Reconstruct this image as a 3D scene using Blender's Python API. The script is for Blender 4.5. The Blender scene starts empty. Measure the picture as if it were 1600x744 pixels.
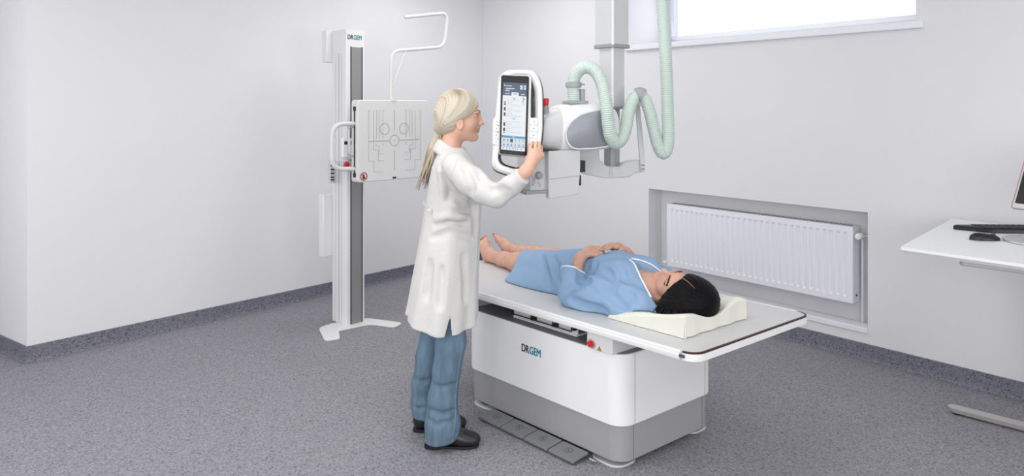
# X-ray examination room: setting, equipment, desk, two people
import bpy, bmesh, math, random
import numpy as np
from mathutils import Vector, Matrix
random.seed(4); rng = np.random.default_rng(4)
SC = bpy.context.scene
COL = SC.collection
PI = math.pi
# ------------------------------------------------------------------ camera model (metres)
F, CX, CY, H = 1100.0, 800.0, 168.0, 1.56          # focal in px of a 1600x744 frame, eye level
def W(px, py, Y):                                   # point of the place seen at px,py at depth Y
    return Vector(((px-CX)*Y/F, Y, H-(py-CY)*Y/F))
def FL(px, py, z=0.0):                              # same on a horizontal plane
    return W(px, py, F*(H-z)/(py-CY))
CAMPOS = Vector((0, 0, H))
class Plane:                                        # local 2-D frame on any flat face
    def __init__(s, o, e1, e2):
        s.o = Vector(o); s.e1 = Vector(e1).normalized(); s.e2 = Vector(e2).normalized()
        s.n = s.e1.cross(s.e2).normalized()
        if s.n.dot(CAMPOS-s.o) < 0: s.n = -s.n
    def px(s, x, y, off=0.0):
        d = W(x, y, 1.0)-CAMPOS
        o = s.o+s.n*off
        t = (o-CAMPOS).dot(s.n)/d.dot(s.n)
        return CAMPOS+d*t
    def at(s, a, b, off=0.0):
        return s.o+s.e1*a+s.e2*b+s.n*off
# ------------------------------------------------------------------ materials
def lin(c):
    c = c/255.0
    return c/12.92 if c <= .04045 else ((c+.055)/1.055)**2.4
def rgb(t): return (lin(t[0]), lin(t[1]), lin(t[2]), 1)
def mat(name, col, rough=.5, metal=0, spec=.5, bump=0, bscale=60, var=0, vscale=8, emit=None, estr=0, sss=0, sscol=(1,.35,.2), trans=0, stretch=None, coat=0):
    m = bpy.data.materials.new(name); m.use_nodes = True
    nt = m.node_tree; b = nt.nodes['Principled BSDF']
    b.inputs['Base Color'].default_value = rgb(col)
    b.inputs['Roughness'].default_value = rough
    b.inputs['Metallic'].default_value = metal
    b.inputs['Specular IOR Level'].default_value = spec
    if coat: b.inputs['Coat Weight'].default_value = coat
    if trans: b.inputs['Transmission Weight'].default_value = trans
    if sss:
        b.inputs['Subsurface Weight'].default_value = sss
        b.inputs['Subsurface Radius'].default_value = sscol
        b.inputs['Subsurface Scale'].default_value = .012
    if emit:
        b.inputs['Emission Color'].default_value = rgb(emit); b.inputs['Emission Strength'].default_value = estr
    if bump or var:
        tc = nt.nodes.new('ShaderNodeTexCoord')
        src = tc.outputs['Object']
        if stretch:
            mp = nt.nodes.new('ShaderNodeMapping'); mp.inputs['Scale'].default_value = stretch
            nt.links.new(src, mp.inputs['Vector']); src = mp.outputs['Vector']
    if var:
        n = nt.nodes.new('ShaderNodeTexNoise'); n.inputs['Scale'].default_value = vscale; n.inputs['Detail'].default_value = 4
        nt.links.new(src, n.inputs['Vector'])
        r = nt.nodes.new('ShaderNodeValToRGB')
        r.color_ramp.elements[0].position = .3; r.color_ramp.elements[1].position = .7
        r.color_ramp.elements[0].color = rgb([max(0, c*(1-var)) for c in col])
        r.color_ramp.elements[1].color = rgb([min(255, c*(1+var)) for c in col])
        nt.links.new(n.outputs['Fac'], r.inputs['Fac']); nt.links.new(r.outputs['Color'], b.inputs['Base Color'])
    if bump:
        n = nt.nodes.new('ShaderNodeTexNoise'); n.inputs['Scale'].default_value = bscale; n.inputs['Detail'].default_value = 5
        nt.links.new(src, n.inputs['Vector'])
        bp = nt.nodes.new('ShaderNodeBump'); bp.inputs['Strength'].default_value = bump; bp.inputs['Distance'].default_value = .01
        nt.links.new(n.outputs['Fac'], bp.inputs['Height']); nt.links.new(bp.outputs['Normal'], b.inputs['Normal'])
    return m
def floor_mat(name, base, dark, light):
    m = bpy.data.materials.new(name); m.use_nodes = True
    nt = m.node_tree; b = nt.nodes['Principled BSDF']
    b.inputs['Roughness'].default_value = .62; b.inputs['Specular IOR Level'].default_value = .25
    tc = nt.nodes.new('ShaderNodeTexCoord')
    def chips(scale, lo, hi):
        v = nt.nodes.new('ShaderNodeTexVoronoi'); v.inputs['Scale'].default_value = scale
        nt.links.new(tc.outputs['Object'], v.inputs['Vector'])
        sp = nt.nodes.new('ShaderNodeSeparateColor'); nt.links.new(v.outputs['Color'], sp.inputs['Color'])
        r = nt.nodes.new('ShaderNodeMapRange'); r.inputs['From Min'].default_value = lo; r.inputs['From Max'].default_value = hi
        nt.links.new(sp.outputs['Red'], r.inputs['Value']); return r.outputs['Result']
    n = nt.nodes.new('ShaderNodeTexNoise'); n.inputs['Scale'].default_value = 70; n.inputs['Detail'].default_value = 6
    nt.links.new(tc.outputs['Object'], n.inputs['Vector'])
    r0 = nt.nodes.new('ShaderNodeValToRGB')
    r0.color_ramp.elements[0].position = .35; r0.color_ramp.elements[1].position = .65
    r0.color_ramp.elements[0].color = rgb([c*.93 for c in base]); r0.color_ramp.elements[1].color = rgb([c*1.06 for c in base])
    nt.links.new(n.outputs['Fac'], r0.inputs['Fac'])
    def mix(a, fac, col):
        mx = nt.nodes.new('ShaderNodeMix'); mx.data_type = 'RGBA'
        nt.links.new(fac, mx.inputs[0]); nt.links.new(a, mx.inputs[6]); mx.inputs[7].default_value = rgb(col); return mx.outputs[2]
    c = mix(r0.outputs['Color'], chips(150, .80, .92), dark)
    c = mix(c, chips(190, .84, .95), light)
    nt.links.new(c, b.inputs['Base Color'])
    return m
M = {}
M['wall'] = mat('wall_paint', (226,226,229), .85, spec=.2, bump=.04, bscale=180)
M['ceil'] = mat('ceiling_paint', (238,238,238), .9, spec=.1)
M['floor'] = floor_mat('vinyl_floor', (141,140,146), (108,107,113), (167,166,172))
M['skirt'] = floor_mat('vinyl_skirting', (116,117,128), (76,77,88), (138,138,148))
M['trim'] = mat('window_trim', (236,237,242), .4)
M['rad'] = mat('radiator_enamel', (236,238,244), .35)
M['white'] = mat('white_lacquer', (240,240,240), .28)
M['white2'] = mat('white_paint_satin', (226,226,226), .35)
M['offwhite'] = mat('offwhite_plastic', (219,219,218), .4)
M['lgray'] = mat('light_gray_plastic', (200,201,202), .4)
M['mgray'] = mat('mid_gray_plastic', (150,152,154), .42)
M['dgray'] = mat('dark_gray_plastic', (86,88,90), .5)
M['capgray'] = mat('bluish_gray_panel', (146,150,158), .38)
M['plinth'] = mat('plinth_gray', (160,160,160), .45)
M['black'] = mat('black_plastic', (16,16,17), .4)
M['rail'] = mat('brushed_rail_gray', (140,140,140), .5, bump=.15, bscale=30, stretch=(1,1,.02))
M['pedal'] = mat('pedal_gray', (124,126,126), .5)
M['alu'] = mat('aluminium', (196,197,198), .35, metal=.7)
M['steel'] = mat('satin_steel', (200,198,195), .4, metal=.55)
M['brown'] = mat('brown_edge_strip', (62,36,32), .4)
M['red'] = mat('red_button', (205,22,28), .3)
M['redm'] = mat('red_mark', (170,45,52), .5)
M['yellow'] = mat('warning_yellow', (206,160,40), .5)
M['ink'] = mat('dark_ink', (40,40,46), .6)
M['line'] = mat('printed_gray_line', (150,150,152), .6)
M['teal'] = mat('teal_ink', (10,134,160), .5)
M['hose'] = mat('pale_green_hose', (194,209,201), .38, sss=.25, sscol=(.8,1,.9))
M['clip'] = mat('hose_clip_gray', (158,160,162), .5)
M['vinyl'] = mat('cream_vinyl', (226,226,216), .38, bump=.25, bscale=14)
M['tabletop'] = mat('table_laminate', (205,205,205), .35)
M['desk'] = mat('desk_laminate', (238,239,240), .45)
M['chrome'] = mat('chrome', (190,190,192), .2, metal=1)
# ------------------------------------------------------------------ mesh kit
class MB:
    def __init__(s): s.bm = bmesh.new(); s.mi = 0
    def face(s, vs):
        try:
            f = s.bm.faces.new(vs); f.material_index = s.mi; return f
        except ValueError: return None
    def ring(s, pts): return [s.bm.verts.new(p) for p in pts]
    def loft(s, rings, cap0=True, cap1=True, closed=True):
        R = [s.ring(r) for r in rings]
        n = len(R[0])
        for a, b in zip(R, R[1:]):
            for i in range(n if closed else n-1):
                j = (i+1) % n
                s.face((a[i], a[j], b[j], b[i]))
        if cap0: s.face(R[0][::-1])
        if cap1: s.face(R[-1])
        return s
    def prism(s, poly, vec):
        v = Vector(vec); return s.loft([poly, [Vector(p)+v for p in poly]])
    def box(s, o, a, b, c):                          # corner + three edge vectors
        o, a, b, c = Vector(o), Vector(a), Vector(b), Vector(c)
        return s.prism([o, o+a, o+a+b, o+b], c)
    def tube(s, path, r, seg=14, cap=True):
        path = [Vector(p) for p in path]; n = len(path)
        rr = r if callable(r) else (lambda i: r)
        up = None; rings = []
        for i in range(n):
            d = (path[min(i+1, n-1)]-path[max(i-1, 0)]).normalized()
            if up is None:
                up = Vector((0, 0, 1)) if abs(d.z) < .9 else Vector((1, 0, 0))
            up = (up-d*up.dot(d)).normalized(); sd = d.cross(up)
            rings.append([path[i]+(up*math.cos(2*PI*k/seg)+sd*math.sin(2*PI*k/seg))*rr(i) for k in range(seg)])
        return s.loft(rings, cap, cap)
    def cyl(s, a, b, r, seg=20, r2=None):
        a, b = Vector(a), Vector(b); r2 = r if r2 is None else r2
        return s.tube([a, b], lambda i: r if i == 0 else r2, seg)
    def lathe(s, o, axis, prof, seg=24):             # prof: (dist along axis, radius)
        o, ax = Vector(o), Vector(axis).normalized()
        up = Vector((0, 0, 1)) if abs(ax.z) < .9 else Vector((1, 0, 0))
        up = (up-ax*up.dot(ax)).normalized(); sd = ax.cross(up)
        return s.loft([[o+ax*h+(up*math.cos(2*PI*k/seg)+sd*math.sin(2*PI*k/seg))*max(r, 1e-4) for k in range(seg)] for h, r in prof])
    def annulus(s, o, e1, e2, r0, r1, n, seg=28, th=.002):
        o, e1, e2, n = Vector(o), Vector(e1), Vector(e2), Vector(n)
        def c(r, z): return [o+n*z+(e1*math.cos(2*PI*k/seg)+e2*math.sin(2*PI*k/seg))*r for k in range(seg)]
        return s.loft([c(r0, 0), c(r0, th), c(r1, th), c(r1, 0), c(r0, 0)], False, False)
def rrect(w, h, r, n=6, x0=0, y0=0):                 # rounded rectangle as 2-D points, corner at x0,y0
    P = []
    for cx_, cy_, a0 in ((x0+w-r, y0+r, -PI/2), (x0+w-r, y0+h-r, 0), (x0+r, y0+h-r, PI/2), (x0+r, y0+r, PI)):
        for k in range(n+1):
            a = a0+PI/2*k/n; P.append((cx_+r*math.cos(a), cy_+r*math.sin(a)))
    return P
def round_poly(pts, r, n=5):                         # rounds the corners of a closed polyline of Vectors
    out = []; m = len(pts)
    for i in range(m):
        p, a, b = pts[i], pts[i-1], pts[(i+1) % m]
        rr = r[i] if isinstance(r, (list, tuple)) else r
        da, db = (a-p), (b-p)
        k = min(rr, da.length*.48, db.length*.48)
        A, B = p+da.normalized()*k, p+db.normalized()*k
        for j in range(n+1):
            t = j/n; out.append(A*(1-t)**2+p*2*t*(1-t)+B*t*t)
    return out
def round_path(pts, r, n=7):                         # same for an open path
    pts = [Vector(p) for p in pts]; out = [pts[0]]
    for i in range(1, len(pts)-1):
        p, a, b = pts[i], pts[i-1], pts[i+1]
        da, db = a-p, b-p; k = min(r, da.length*.48, db.length*.48)
        A, B = p+da.normalized()*k, p+db.normalized()*k
        for j in range(n+1):
            t = j/n; out.append(A*(1-t)**2+p*2*t*(1-t)+B*t*t)
    out.append(pts[-1]); return out
def spline(pts, per=12):                             # Catmull-Rom
    P = [Vector(p) for p in pts]; P = [P[0]*2-P[1]]+P+[P[-1]*2-P[-2]]; out = []
    for i in range(1, len(P)-2):
        a, b, c, d = P[i-1:i+3]
        for k in range(per):
            t = k/per
            out.append(.5*((2*b)+(c-a)*t+(2*a-5*b+4*c-d)*t*t+(3*b-a-3*c+d)*t**3))
    out.append(P[-2]); return out
def resample(path, step):
    path = [Vector(p) for p in path]; L = [0]
    for a, b in zip(path, path[1:]): L.append(L[-1]+(b-a).length)
    n = max(2, int(L[-1]/step)); out = []; j = 0
    for i in range(n+1):
        t = L[-1]*i/n
        while j < len(L)-2 and L[j+1] < t: j += 1
        w = (t-L[j])/max(L[j+1]-L[j], 1e-9); out.append(path[j].lerp(path[j+1], w))
    return out
# ------------------------------------------------------------------ object kit
BASE = {}
def thing(name, label, cat, loc=(0, 0, 0), group=None):
    o = bpy.data.objects.new(name, None); COL.objects.link(o); o.empty_display_size = .1
    o.location = loc; BASE[o.name] = Vector(loc); o['label'] = label; o['category'] = cat
    if group: o['group'] = group
    return o
def finish(o, parent, loc, smooth, bevel, bseg, recalc=True):
    me = o.data
    if smooth is not None:
        for p in me.polygons: p.use_smooth = True
        if smooth < 180: me.set_sharp_from_angle(angle=math.radians(smooth))
    if bevel:
        b = o.modifiers.new('bevel', 'BEVEL'); b.width = bevel; b.segments = bseg; b.limit_method = 'ANGLE'; b.angle_limit = math.radians(40)
    if parent is not None:
        o.parent = parent; BASE[o.name] = loc
    else:
        o.location = loc; BASE[o.name] = Vector(loc)
def obj(name, mb, mats, parent=None, loc=None, smooth=35, bevel=0, bseg=2, recalc=True):
    if not isinstance(mats, (list, tuple)): mats = [mats]
    base = BASE[parent.name] if parent is not None else Vector(loc if loc is not None else (0, 0, 0))
    bm = mb.bm
    if recalc: bmesh.ops.recalc_face_normals(bm, faces=bm.faces)
    bmesh.ops.translate(bm, verts=bm.verts, vec=-base)
    me = bpy.data.meshes.new(name); bm.to_mesh(me); bm.free()
    for m in mats: me.materials.append(m)
    o = bpy.data.objects.new(name, me); COL.objects.link(o)
    finish(o, parent, base, smooth, bevel, bseg)
    return o
def tag(o, label, cat, group=None):
    o['label'] = label; o['category'] = cat
    if group: o['group'] = group
    return o
def struct(name, mb, m, **k):
    o = obj(name, mb, m, **k); o['kind'] = 'structure'; return o
def text_part(name, segs, m_list, parent, P, a, b, size, off=.0015, th=.0012, bold=0, xs=.74):
    """writing lying on a Plane, starting at local a,b; segs = list of words, one material each"""
    base = BASE[parent.name]; x = a; bm = bmesh.new(); mats = []
    for i, s in enumerate(segs):
        c = bpy.data.curves.new('t', 'FONT'); c.body = s; c.size = size; c.extrude = th/2; c.space_character = 1.0
        t = bpy.data.objects.new('t', c); COL.objects.link(t)
        dg = bpy.context.evaluated_depsgraph_get(); me = bpy.data.meshes.new_from_object(t.evaluated_get(dg))
        vx = [v.co.x for v in me.vertices]
        w = max(vx)
        for p in me.polygons: p.material_index = i
        for j in range(5):                            # heavy strokes: the letter laid down five times, slightly apart
            n0 = len(bm.verts); dx, dy = bold*(j%2*2-1)*(j > 0), bold*(1 if j > 2 else -1)*(j > 0)
            bm.from_mesh(me); bm.verts.ensure_lookup_table()
            for v in bm.verts[n0:]:
                v.co = P.at(x+v.co.x*xs+dx, b+v.co.y+dy, off+v.co.z+j*.00005)-base
        x += w*xs+size*.05
        bpy.data.objects.remove(t); bpy.data.curves.remove(c); bpy.data.meshes.remove(me)
    me = bpy.data.meshes.new(name); bm.to_mesh(me); bm.free()
    for m in m_list: me.materials.append(m)
    o = bpy.data.objects.new(name, me); COL.objects.link(o); o.parent = parent; BASE[o.name] = base
    return o
ZV = Vector((0, 0, 1))
# ------------------------------------------------------------------ the room
C0 = FL(42, 567); B0 = FL(755, 405.4)
dB = (B0-C0).normalized(); dR = Vector((950, -1100, 0)).normalized()      # along the back wall / along the right wall
nB = Vector((dB.y, -dB.x, 0)); nR = Vector((dR.y, -dR.x, 0))              # into the room
if nB.dot(-C0) < 0: nB = -nB
if nR.dot(-B0) < 0: nR = -nR
dS = Vector((-1584, 1100, 0)).normalized(); nS = Vector((-dS.y, dS.x, 0))
if nS.dot(-C0) < 0: nS = -nS
S0 = C0+dS*1.6
CEIL = 2.85
tEnd = (B0.y+2.6)/-dR.y
R0 = B0+dR*tEnd
def RW(t, z, d=0.0): return B0+dR*t-nR*d+ZV*z                             # right wall: along, up, depth into the wall
def RWt(px, d=0.0):
    o = B0-nR*d; k = (px-CX)/F
    return (k*o.y-o.x)/(dR.x-k*dR.y)
def RWz(px, py, d=0.0):
    t = RWt(px, d); Y = RW(t, 0, d).y; return t, H-(py-CY)*Y/F
L0 = Vector((S0.x, -2.6, 0))
m = MB(); foot = [R0, B0, C0, S0, L0]
m.prism(foot, (0, 0, -.08)); struct('floor', m, M['floor'], smooth=None)
m = MB(); m.prism([p+ZV*CEIL for p in foot], (0, 0, .1)); struct('ceiling', m, M['ceil'], smooth=None)
def wall(name, a, b, n, th=.12):
    m = MB(); m.prism([a, b, b-n*th, a-n*th], (0, 0, CEIL)); struct(name, m, M['wall'], smooth=None)
wall('wall_back', C0, B0, nB); wall('wall_stub', S0, C0, nS)
wall('wall_left', L0, S0, Vector((1, 0, 0))); wall('wall_rear', R0, L0, Vector((0, 1, 0)))
# right wall with window opening and radiator niche
WT = .56                                            # wall thickness
t0w, t1w = RWt(983), RWt(1431); zs = 2.035; z1w = 2.66
t0n, t1n = RWt(1013.5), RWt(1356); zn0, zn1 = .168, .912; ND = .165
WALLP = []
def wbox(m, ta, tb, za, zb, d0=0.0, d1=WT):
    if m is None: m = MB(); WALLP.append(m)
    m.prism([RW(ta, za, d0), RW(tb, za, d0), RW(tb, za, d1), RW(ta, za, d1)], (0, 0, zb-za))
wbox(None, -.0, min(t0w, t0n), 0, CEIL); ta = min(t0w, t0n)
wbox(None, max(t1w, t1n), tEnd, 0, CEIL); tb = max(t1w, t1n)
wbox(None, ta, tb, z1w, CEIL); wbox(None, ta, tb, zn1, zs)
wbox(None, ta, tb, 0, zn0)
wbox(None, ta, t0n, zn0, zn1) if t0n > ta+1e-4 else None
wbox(None, t1n, tb, zn0, zn1) if tb > t1n+1e-4 else None
wbox(None, t0n, t1n, zn0, zn1, ND, WT)
wbox(None, ta, t0w, zs, z1w) if t0w > ta+1e-4 else None
wbox(None, t1w, tb, zs, z1w) if tb > t1w+1e-4 else None
for m in WALLP: struct('wall_right', m, M['wall'], smooth=None)
# skirting with a small cove at its foot
def skirting(name, a, b, n, h=.1, e0=0, e1=0):
    d = (b-a).normalized(); m = MB()
    prof = [(0, 0), (.022, 0), (.016, .004), (.011, .012), (.008, .022), (.008, h-.004), (.005, h), (0, h)]
    m.loft([[a-d*e0+n*(x+.0005)+ZV*(y+.0005) for x, y in prof], [b+d*e1+n*(x+.0005)+ZV*(y+.0005) for x, y in prof]])
    struct(name, m, M['skirt'])
skirting('baseboard_back', C0, B0, nB, e0=.008, e1=-.01); skirting('baseboard_right', B0, R0, nR, e0=-.01)
skirting('baseboard_stub', S0, C0, nS, e1=.008)
skirting('baseboard_left', L0, S0, Vector((1, 0, 0)))
# ledge of the niche, window sill, window
m = MB(); wbox(m, t0n, t1n, zn0-.004, zn0+.03, -.012, .10); struct('trim_1', m, M['trim'], bevel=.004)
m = MB(); wbox(m, t0w-.03, t1w+.045, zs-.012, zs+.033, -.035, .50); struct('trim_2', m, M['trim'], bevel=.006, bseg=3)
fd0, fd1 = .49, .545
win = thing('window_1', 'wide high white framed window above the radiator', 'window', RW((t0w+t1w)/2, zs, fd0)); win['kind'] = 'structure'
m = MB(); fw = .055; zb, zt = zs+.034, z1w
for (a, b, c, d) in ((t0w, t0w+fw, zb, zt), (t1w-fw, t1w, zb, zt), (t0w+fw, t1w-fw, zb, zb+fw), (t0w+fw, t1w-fw, zt-fw, zt)): wbox(m, a+.001, b-.001, c, d, fd0, fd1)
tm = t0w+fw
obj('window_frame', m, M['trim'], win, bevel=.005)
m = MB()
for (a, b, c, d) in ((t0w+fw, t0w+fw+.045, zb+fw, zt-fw), (t1w-fw-.045, t1w-fw, zb+fw, zt-fw), (t0w+fw, t1w-fw, zb+fw, zb+fw+.04), (t0w+fw, t1w-fw, zt-fw-.04, zt-fw)): wbox(m, a+.001, b-.001, c+.001, d, fd0-.02, fd1-.01)
obj('window_sash', m, M['trim'], win, bevel=.006)
gl = mat('window_glass', (255, 255, 255), .0, trans=1.0); gl.node_tree.nodes['Principled BSDF'].inputs['IOR'].default_value = 1.02
m = MB(); wbox(m, t0w+fw, t1w-fw, zb+fw, zt-fw, .524, .528); obj('window_pane', m, gl, win)
# venetian blind drawn in front of the glass: only its edge ladder reads against the bright sky
bl = thing('venetian_blind', 'white venetian blind slats edge inside the bright window', 'blind', RW(t0w+.1, zs+.1, fd0-.06))
sl = mat('blind_slat', (238, 243, 250), .5, trans=.0)
m = MB()
for k in range(22):
    z = zb+.045+k*.026
    if z < zt-.03: m.prism([RW(t0w+.055, z, fd0-.062), RW(t0w+.125, z, fd0-.062), RW(t0w+.125, z+.006, fd0-.038), RW(t0w+.055, z+.006, fd0-.038)], (0, 0, .0016))
obj('slat', m, sl, bl)
m = MB(); wbox(m, t0w+.052, t1w-.052, zb+.018, zb+.034, fd0-.064, fd0-.036); obj('bottom_rail', m, sl, bl, bevel=.003)
m = MB(); 
for tt in (t0w+.065, t0w+.115): m.cyl(RW(tt, zb+.03, fd0-.064), RW(tt, zt, fd0-.064), .0018, 6)
obj('ladder_cord', m, sl, bl)
# ------------------------------------------------------------------ radiator
rd = .035                                           # front face this deep in the niche
ta_, tb_ = RWt(1042, rd), RWt(1332.5, rd)
zr1 = RWz(1042, 318.5, rd)[1]; zr0 = RWz(1332, 474.5, rd)[1]
rad = thing('radiator', 'long white ribbed panel radiator in the wall niche under the window', 'radiator', RW((ta_+tb_)/2, zr0, rd+.05))
m = MB(); wr = tb_-ta_
# pressed front: flutes between a flat border
NF = 31; border = .028; pw = (wr-2*border)/NF
def fl_profile():
    P = [(0, 0)]
    P.append((border, 0))
    for k in range(NF):
        a = border+k*pw
        P += [(a+pw*.20, 0), (a+pw*.36, .009), (a+pw*.64, .009), (a+pw*.80, 0)]
    P += [(wr-border, 0), (wr, 0)]; return P
prof = fl_profile(); hb = .035
flat = [(x, 0) for x, y in prof]
rows = [(zr0, flat), (zr0+hb, flat), (zr0+hb+.014, prof), (zr1-hb-.014, prof), (zr1-hb, flat), (zr1, flat)]
rings = [[RW(ta_+x, z, rd+y) for x, y in p] for z, p in rows]
m.loft(rings, False, False, closed=False)
m.loft([[RW(ta_, zr0, rd), RW(tb_, zr0, rd)], [RW(ta_, zr0, rd+.018), RW(tb_, zr0, rd+.018)], [RW(ta_, zr1, rd+.018), RW(tb_, zr1, rd+.018)], [RW(ta_, zr1, rd), RW(tb_, zr1, rd)]], False, False, closed=False)
obj('front_panel', m, M['rad'], rad, smooth=25)
m = MB(); wbox(m, ta_+.004, tb_-.004, zr0+.01, zr1-.01, rd+.08, rd+.092); obj('rear_panel', m, M['rad'], rad)
for tt in (ta_, tb_-.006):
    m = MB(); wbox(m, tt, tt+.006, zr0, zr1, rd+.001, rd+.098); obj('side_cover', m, M['rad'], rad, bevel=.002)
m = MB(); wbox(m, ta_, tb_, zr1-.002, zr1+.001, rd+.001, rd+.098); obj('top_grille', m, M['rad'], rad)
m = MB()
for k in range(60):
    a = ta_+.02+k*(wr-.04)/60; wbox(m, a, a+(wr-.04)/60*.55, zr1+.0012, zr1+.0018, rd+.03, rd+.085)
obj('grille_slot', m, M['dgray'], rad)
zv = zr1-.055
v0 = RW(tb_, zv, rd+.05)
m = MB(); m.lathe(v0+dR*.002, dR, [(0, .011), (.03, .011), (.03, .016), (.045, .016)]); m.cyl(v0+dR*.03, RW(t1n, zv, rd+.05), .008); obj('valve_body', m, M['steel'], rad)
m = MB(); m.lathe(v0+dR*.032-(-nR)*.0, nR, [(0, .019), (.012, .021), (.05, .021), (.056, .018), (.057, .012), (.066, .012), (.067, .001)]); obj('thermostat_head', m, M['white'], rad)
m = MB(); m.cyl(RW(tb_+.028, zr0+.0, rd+.075), RW(tb_+.028, zv, rd+.075), .0065); m.cyl(RW(tb_+.028, zv, rd+.075), RW(tb_+.028, zv, rd+.045), .0065); m.cyl(RW(tb_+.028, zr0, rd+.075), RW(tb_+.028, zn0+.03, rd+.075), .0065); obj('pipe', m, M['rad'], rad)
zl = RWz(1034, 409, rd+.05)[1]
m = MB(); m.lathe(RW(ta_, zl, rd+.05), -dR, [(0, .009), (.025, .009), (.026, .015), (.036, .015), (.037, .013)]); obj('lockshield_valve', m, M['steel'], rad)
m = MB(); m.lathe(RW(ta_, zl, rd+.05), -dR, [(.036, .0135), (.066, .0135), (.068, .010), (.069, .001)]); obj('valve_cap', m, M['white'], rad)
m = MB(); m.lathe(RW(tb_+.0015, zr0+.045, rd+.05), dR, [(0, .007), (.003, .007), (.003, .004)]); obj('drain_plug', m, M['black'], rad)
# ------------------------------------------------------------------ examination table
TU = Vector((.6905, -.7234, 0)); TV = Vector((.782, .6233, 0)); TO = Vector((.464, 2.99, 0))
def TB(u, v, z=0.0): return TO+TU*u+TV*v+ZV*z
tab = thing('examination_table', 'white radiography table with grey plinth and floating top under the patient', 'table', TB(-.5, .33))
def trr(u0, u1, v0, v1, r, n=7): return [(a, b) for a, b in rrect(u1-u0, v1-v0, r, n, u0, v0)]
BL, BW = -1.03, .664
def tprism(m, poly, z0, z1): return m.prism([TB(u, v, z0) for u, v in poly], (0, 0, z1-z0))
m = MB(); tprism(m, trr(BL, 0, 0, BW, .078), .188, .498); obj('body', m, M['white'], tab, bevel=.004)
m = MB(); tprism(m, trr(BL+.012, -.012, .012, BW-.012, .07), .03, .19); obj('plinth', m, M['plinth'], tab, bevel=.003)
m = MB(); tprism(m, trr(BL+.006, -.006, .006, BW-.006, .074), .4985, .502); obj('body_cover', m, mat('cover_dark_gray', (116,116,118), .5), tab)
# seams of the corner covers on the head end
for v in (.085, BW-.085):
    m = MB(); m.box(TB(.0006, v, .19), TV*.0025, ZV*.306, -TU*.002); obj('cover_seam', m, M['mgray'], tab)
for v in (.09, BW-.09):
    m = MB(); m.box(TB(-.0114, v, .032), TV*.0025, ZV*.155, -TU*.002); obj('plinth_seam', m, M['dgray'], tab)
# lifting mechanism between body and top
m = MB(); m.box(TB(-.90, .16, .502), TU*.72, TV*.40, ZV*.074); obj('lift_carriage', m, M['black'], tab)
m = MB(); m.box(TB(-1.02, .015, .503), TU*.03, TV*.63, ZV*.072); obj('end_beam', m, M['lgray'], tab)
# table top with rounded head corners
TT0, TT1, TVa, TVb, ZT0, ZT1 = -1.50, .374, -.023, .83, .577, .610
m = MB(); tprism(m, trr(TT0, TT1, TVa, TVb, .055), ZT0+.004, ZT1); obj('tabletop', m, [M['tabletop']], tab, bevel=.004, bseg=3)
m = MB(); tprism(m, trr(TT0+.02, TT1-.02, TVa+.02, TVb-.02, .05), ZT0, ZT0+.006); obj('underside', m, M['lgray'], tab)
for v, s in ((TVa, -1), (TVb, 1)):                   # long side rails
    m = MB(); pr = [(0, .0), (.010, 0), (.013, .006), (.013, .020), (.008, .023), (.008, .027), (.012, .030), (.010, .036), (0, .036)]
    m.loft([[TB(u, v+s*(x-.004), ZT0-.002+y) for x, y in pr] for u in (TT0+.06, TT1-.065)]); obj('side_rail', m, M['white'], tab)
m = MB(); m.box(TB(TT1-.064, TVa-.0125, ZT0+.010), TU*.022, TV*.006, ZV*.012); obj('rail_end', m, M['dgray'], tab)
# white bumper along the head end, brown line on its upper edge
edge = [(u, v) for u, v in trr(TT0, TT1, TVa, TVb, .055, 10)]
ed = [p for p in edge if p[0] > TT1-.0551]
ed.sort(key=lambda p: math.atan2(p[1]-.4, p[0]-(TT1-.4)))
def offs(p, d):
    cx_ = TT1-.055; cy_ = min(max(p[1], TVa+.055), TVb-.055)
    q = Vector((p[0]-cx_, p[1]-cy_)); q = q.normalized() if q.length > 1e-6 else Vector((1, 0)); return (p[0]+q.x*d, p[1]+q.y*d)
def strip(z0, z1, d0, d1):
    m = MB(); rings = []
    for p in ed:
        a, b = offs(p, d0), offs(p, d1); rings.append([TB(*a, z0), TB(*b, z0), TB(*b, z1), TB(*a, z1)])
    return m.loft(rings)
obj('end_bumper', strip(ZT0-.001, ZT1-.006, -.004, .006), M['white'], tab)
obj('edge_strip', strip(ZT1-.0055, ZT1+.0008, -.004, .0045), M['brown'], tab)
# detector tray seen through the gap
PN = Plane(TB(0, .03, 0), TU, ZV)
tr_a = (PN.px(797, 486)-PN.o).dot(TU); tr_b = (PN.px(896, 522)-PN.o).dot(TU)
m = MB(); m.box(TB(tr_a, .05, .5045), TU*(tr_b-tr_a), TV*.1, ZV*.008); m.box(TB(tr_a, .056, .5126), TU*(tr_b-tr_a), TV*.006, ZV*.063); obj('detector_tray', m, M['offwhite'], tab)
m = MB(); LT = tr_b-tr_a
for a, b in ((.02, .34), (.37, .68), (.71, .96)):
    p = [TB(tr_a+LT*a, .035, .562), TB(tr_a+LT*b, .035, .562), TB(tr_a+LT*b, .035, .528), TB(tr_a+LT*a, .035, .528)]
    for i in range(4): m.cyl(p[i], p[(i+1) % 4], .0028, 8)
m.box(TB(tr_a+LT*.33, .034, .524), TU*.022, TV*.03, ZV*.016); m.box(TB(tr_a+LT*.67, .034, .524), TU*.022, TV*.03, ZV*.016)
m.box(TB(tr_a, .034, .55), TU*.014, TV*.03, ZV*.02); m.box(TB(tr_b-.014, .034, .535), TU*.014, TV*.03, ZV*.02)
obj('tray_frame', m, M['black'], tab)
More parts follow.
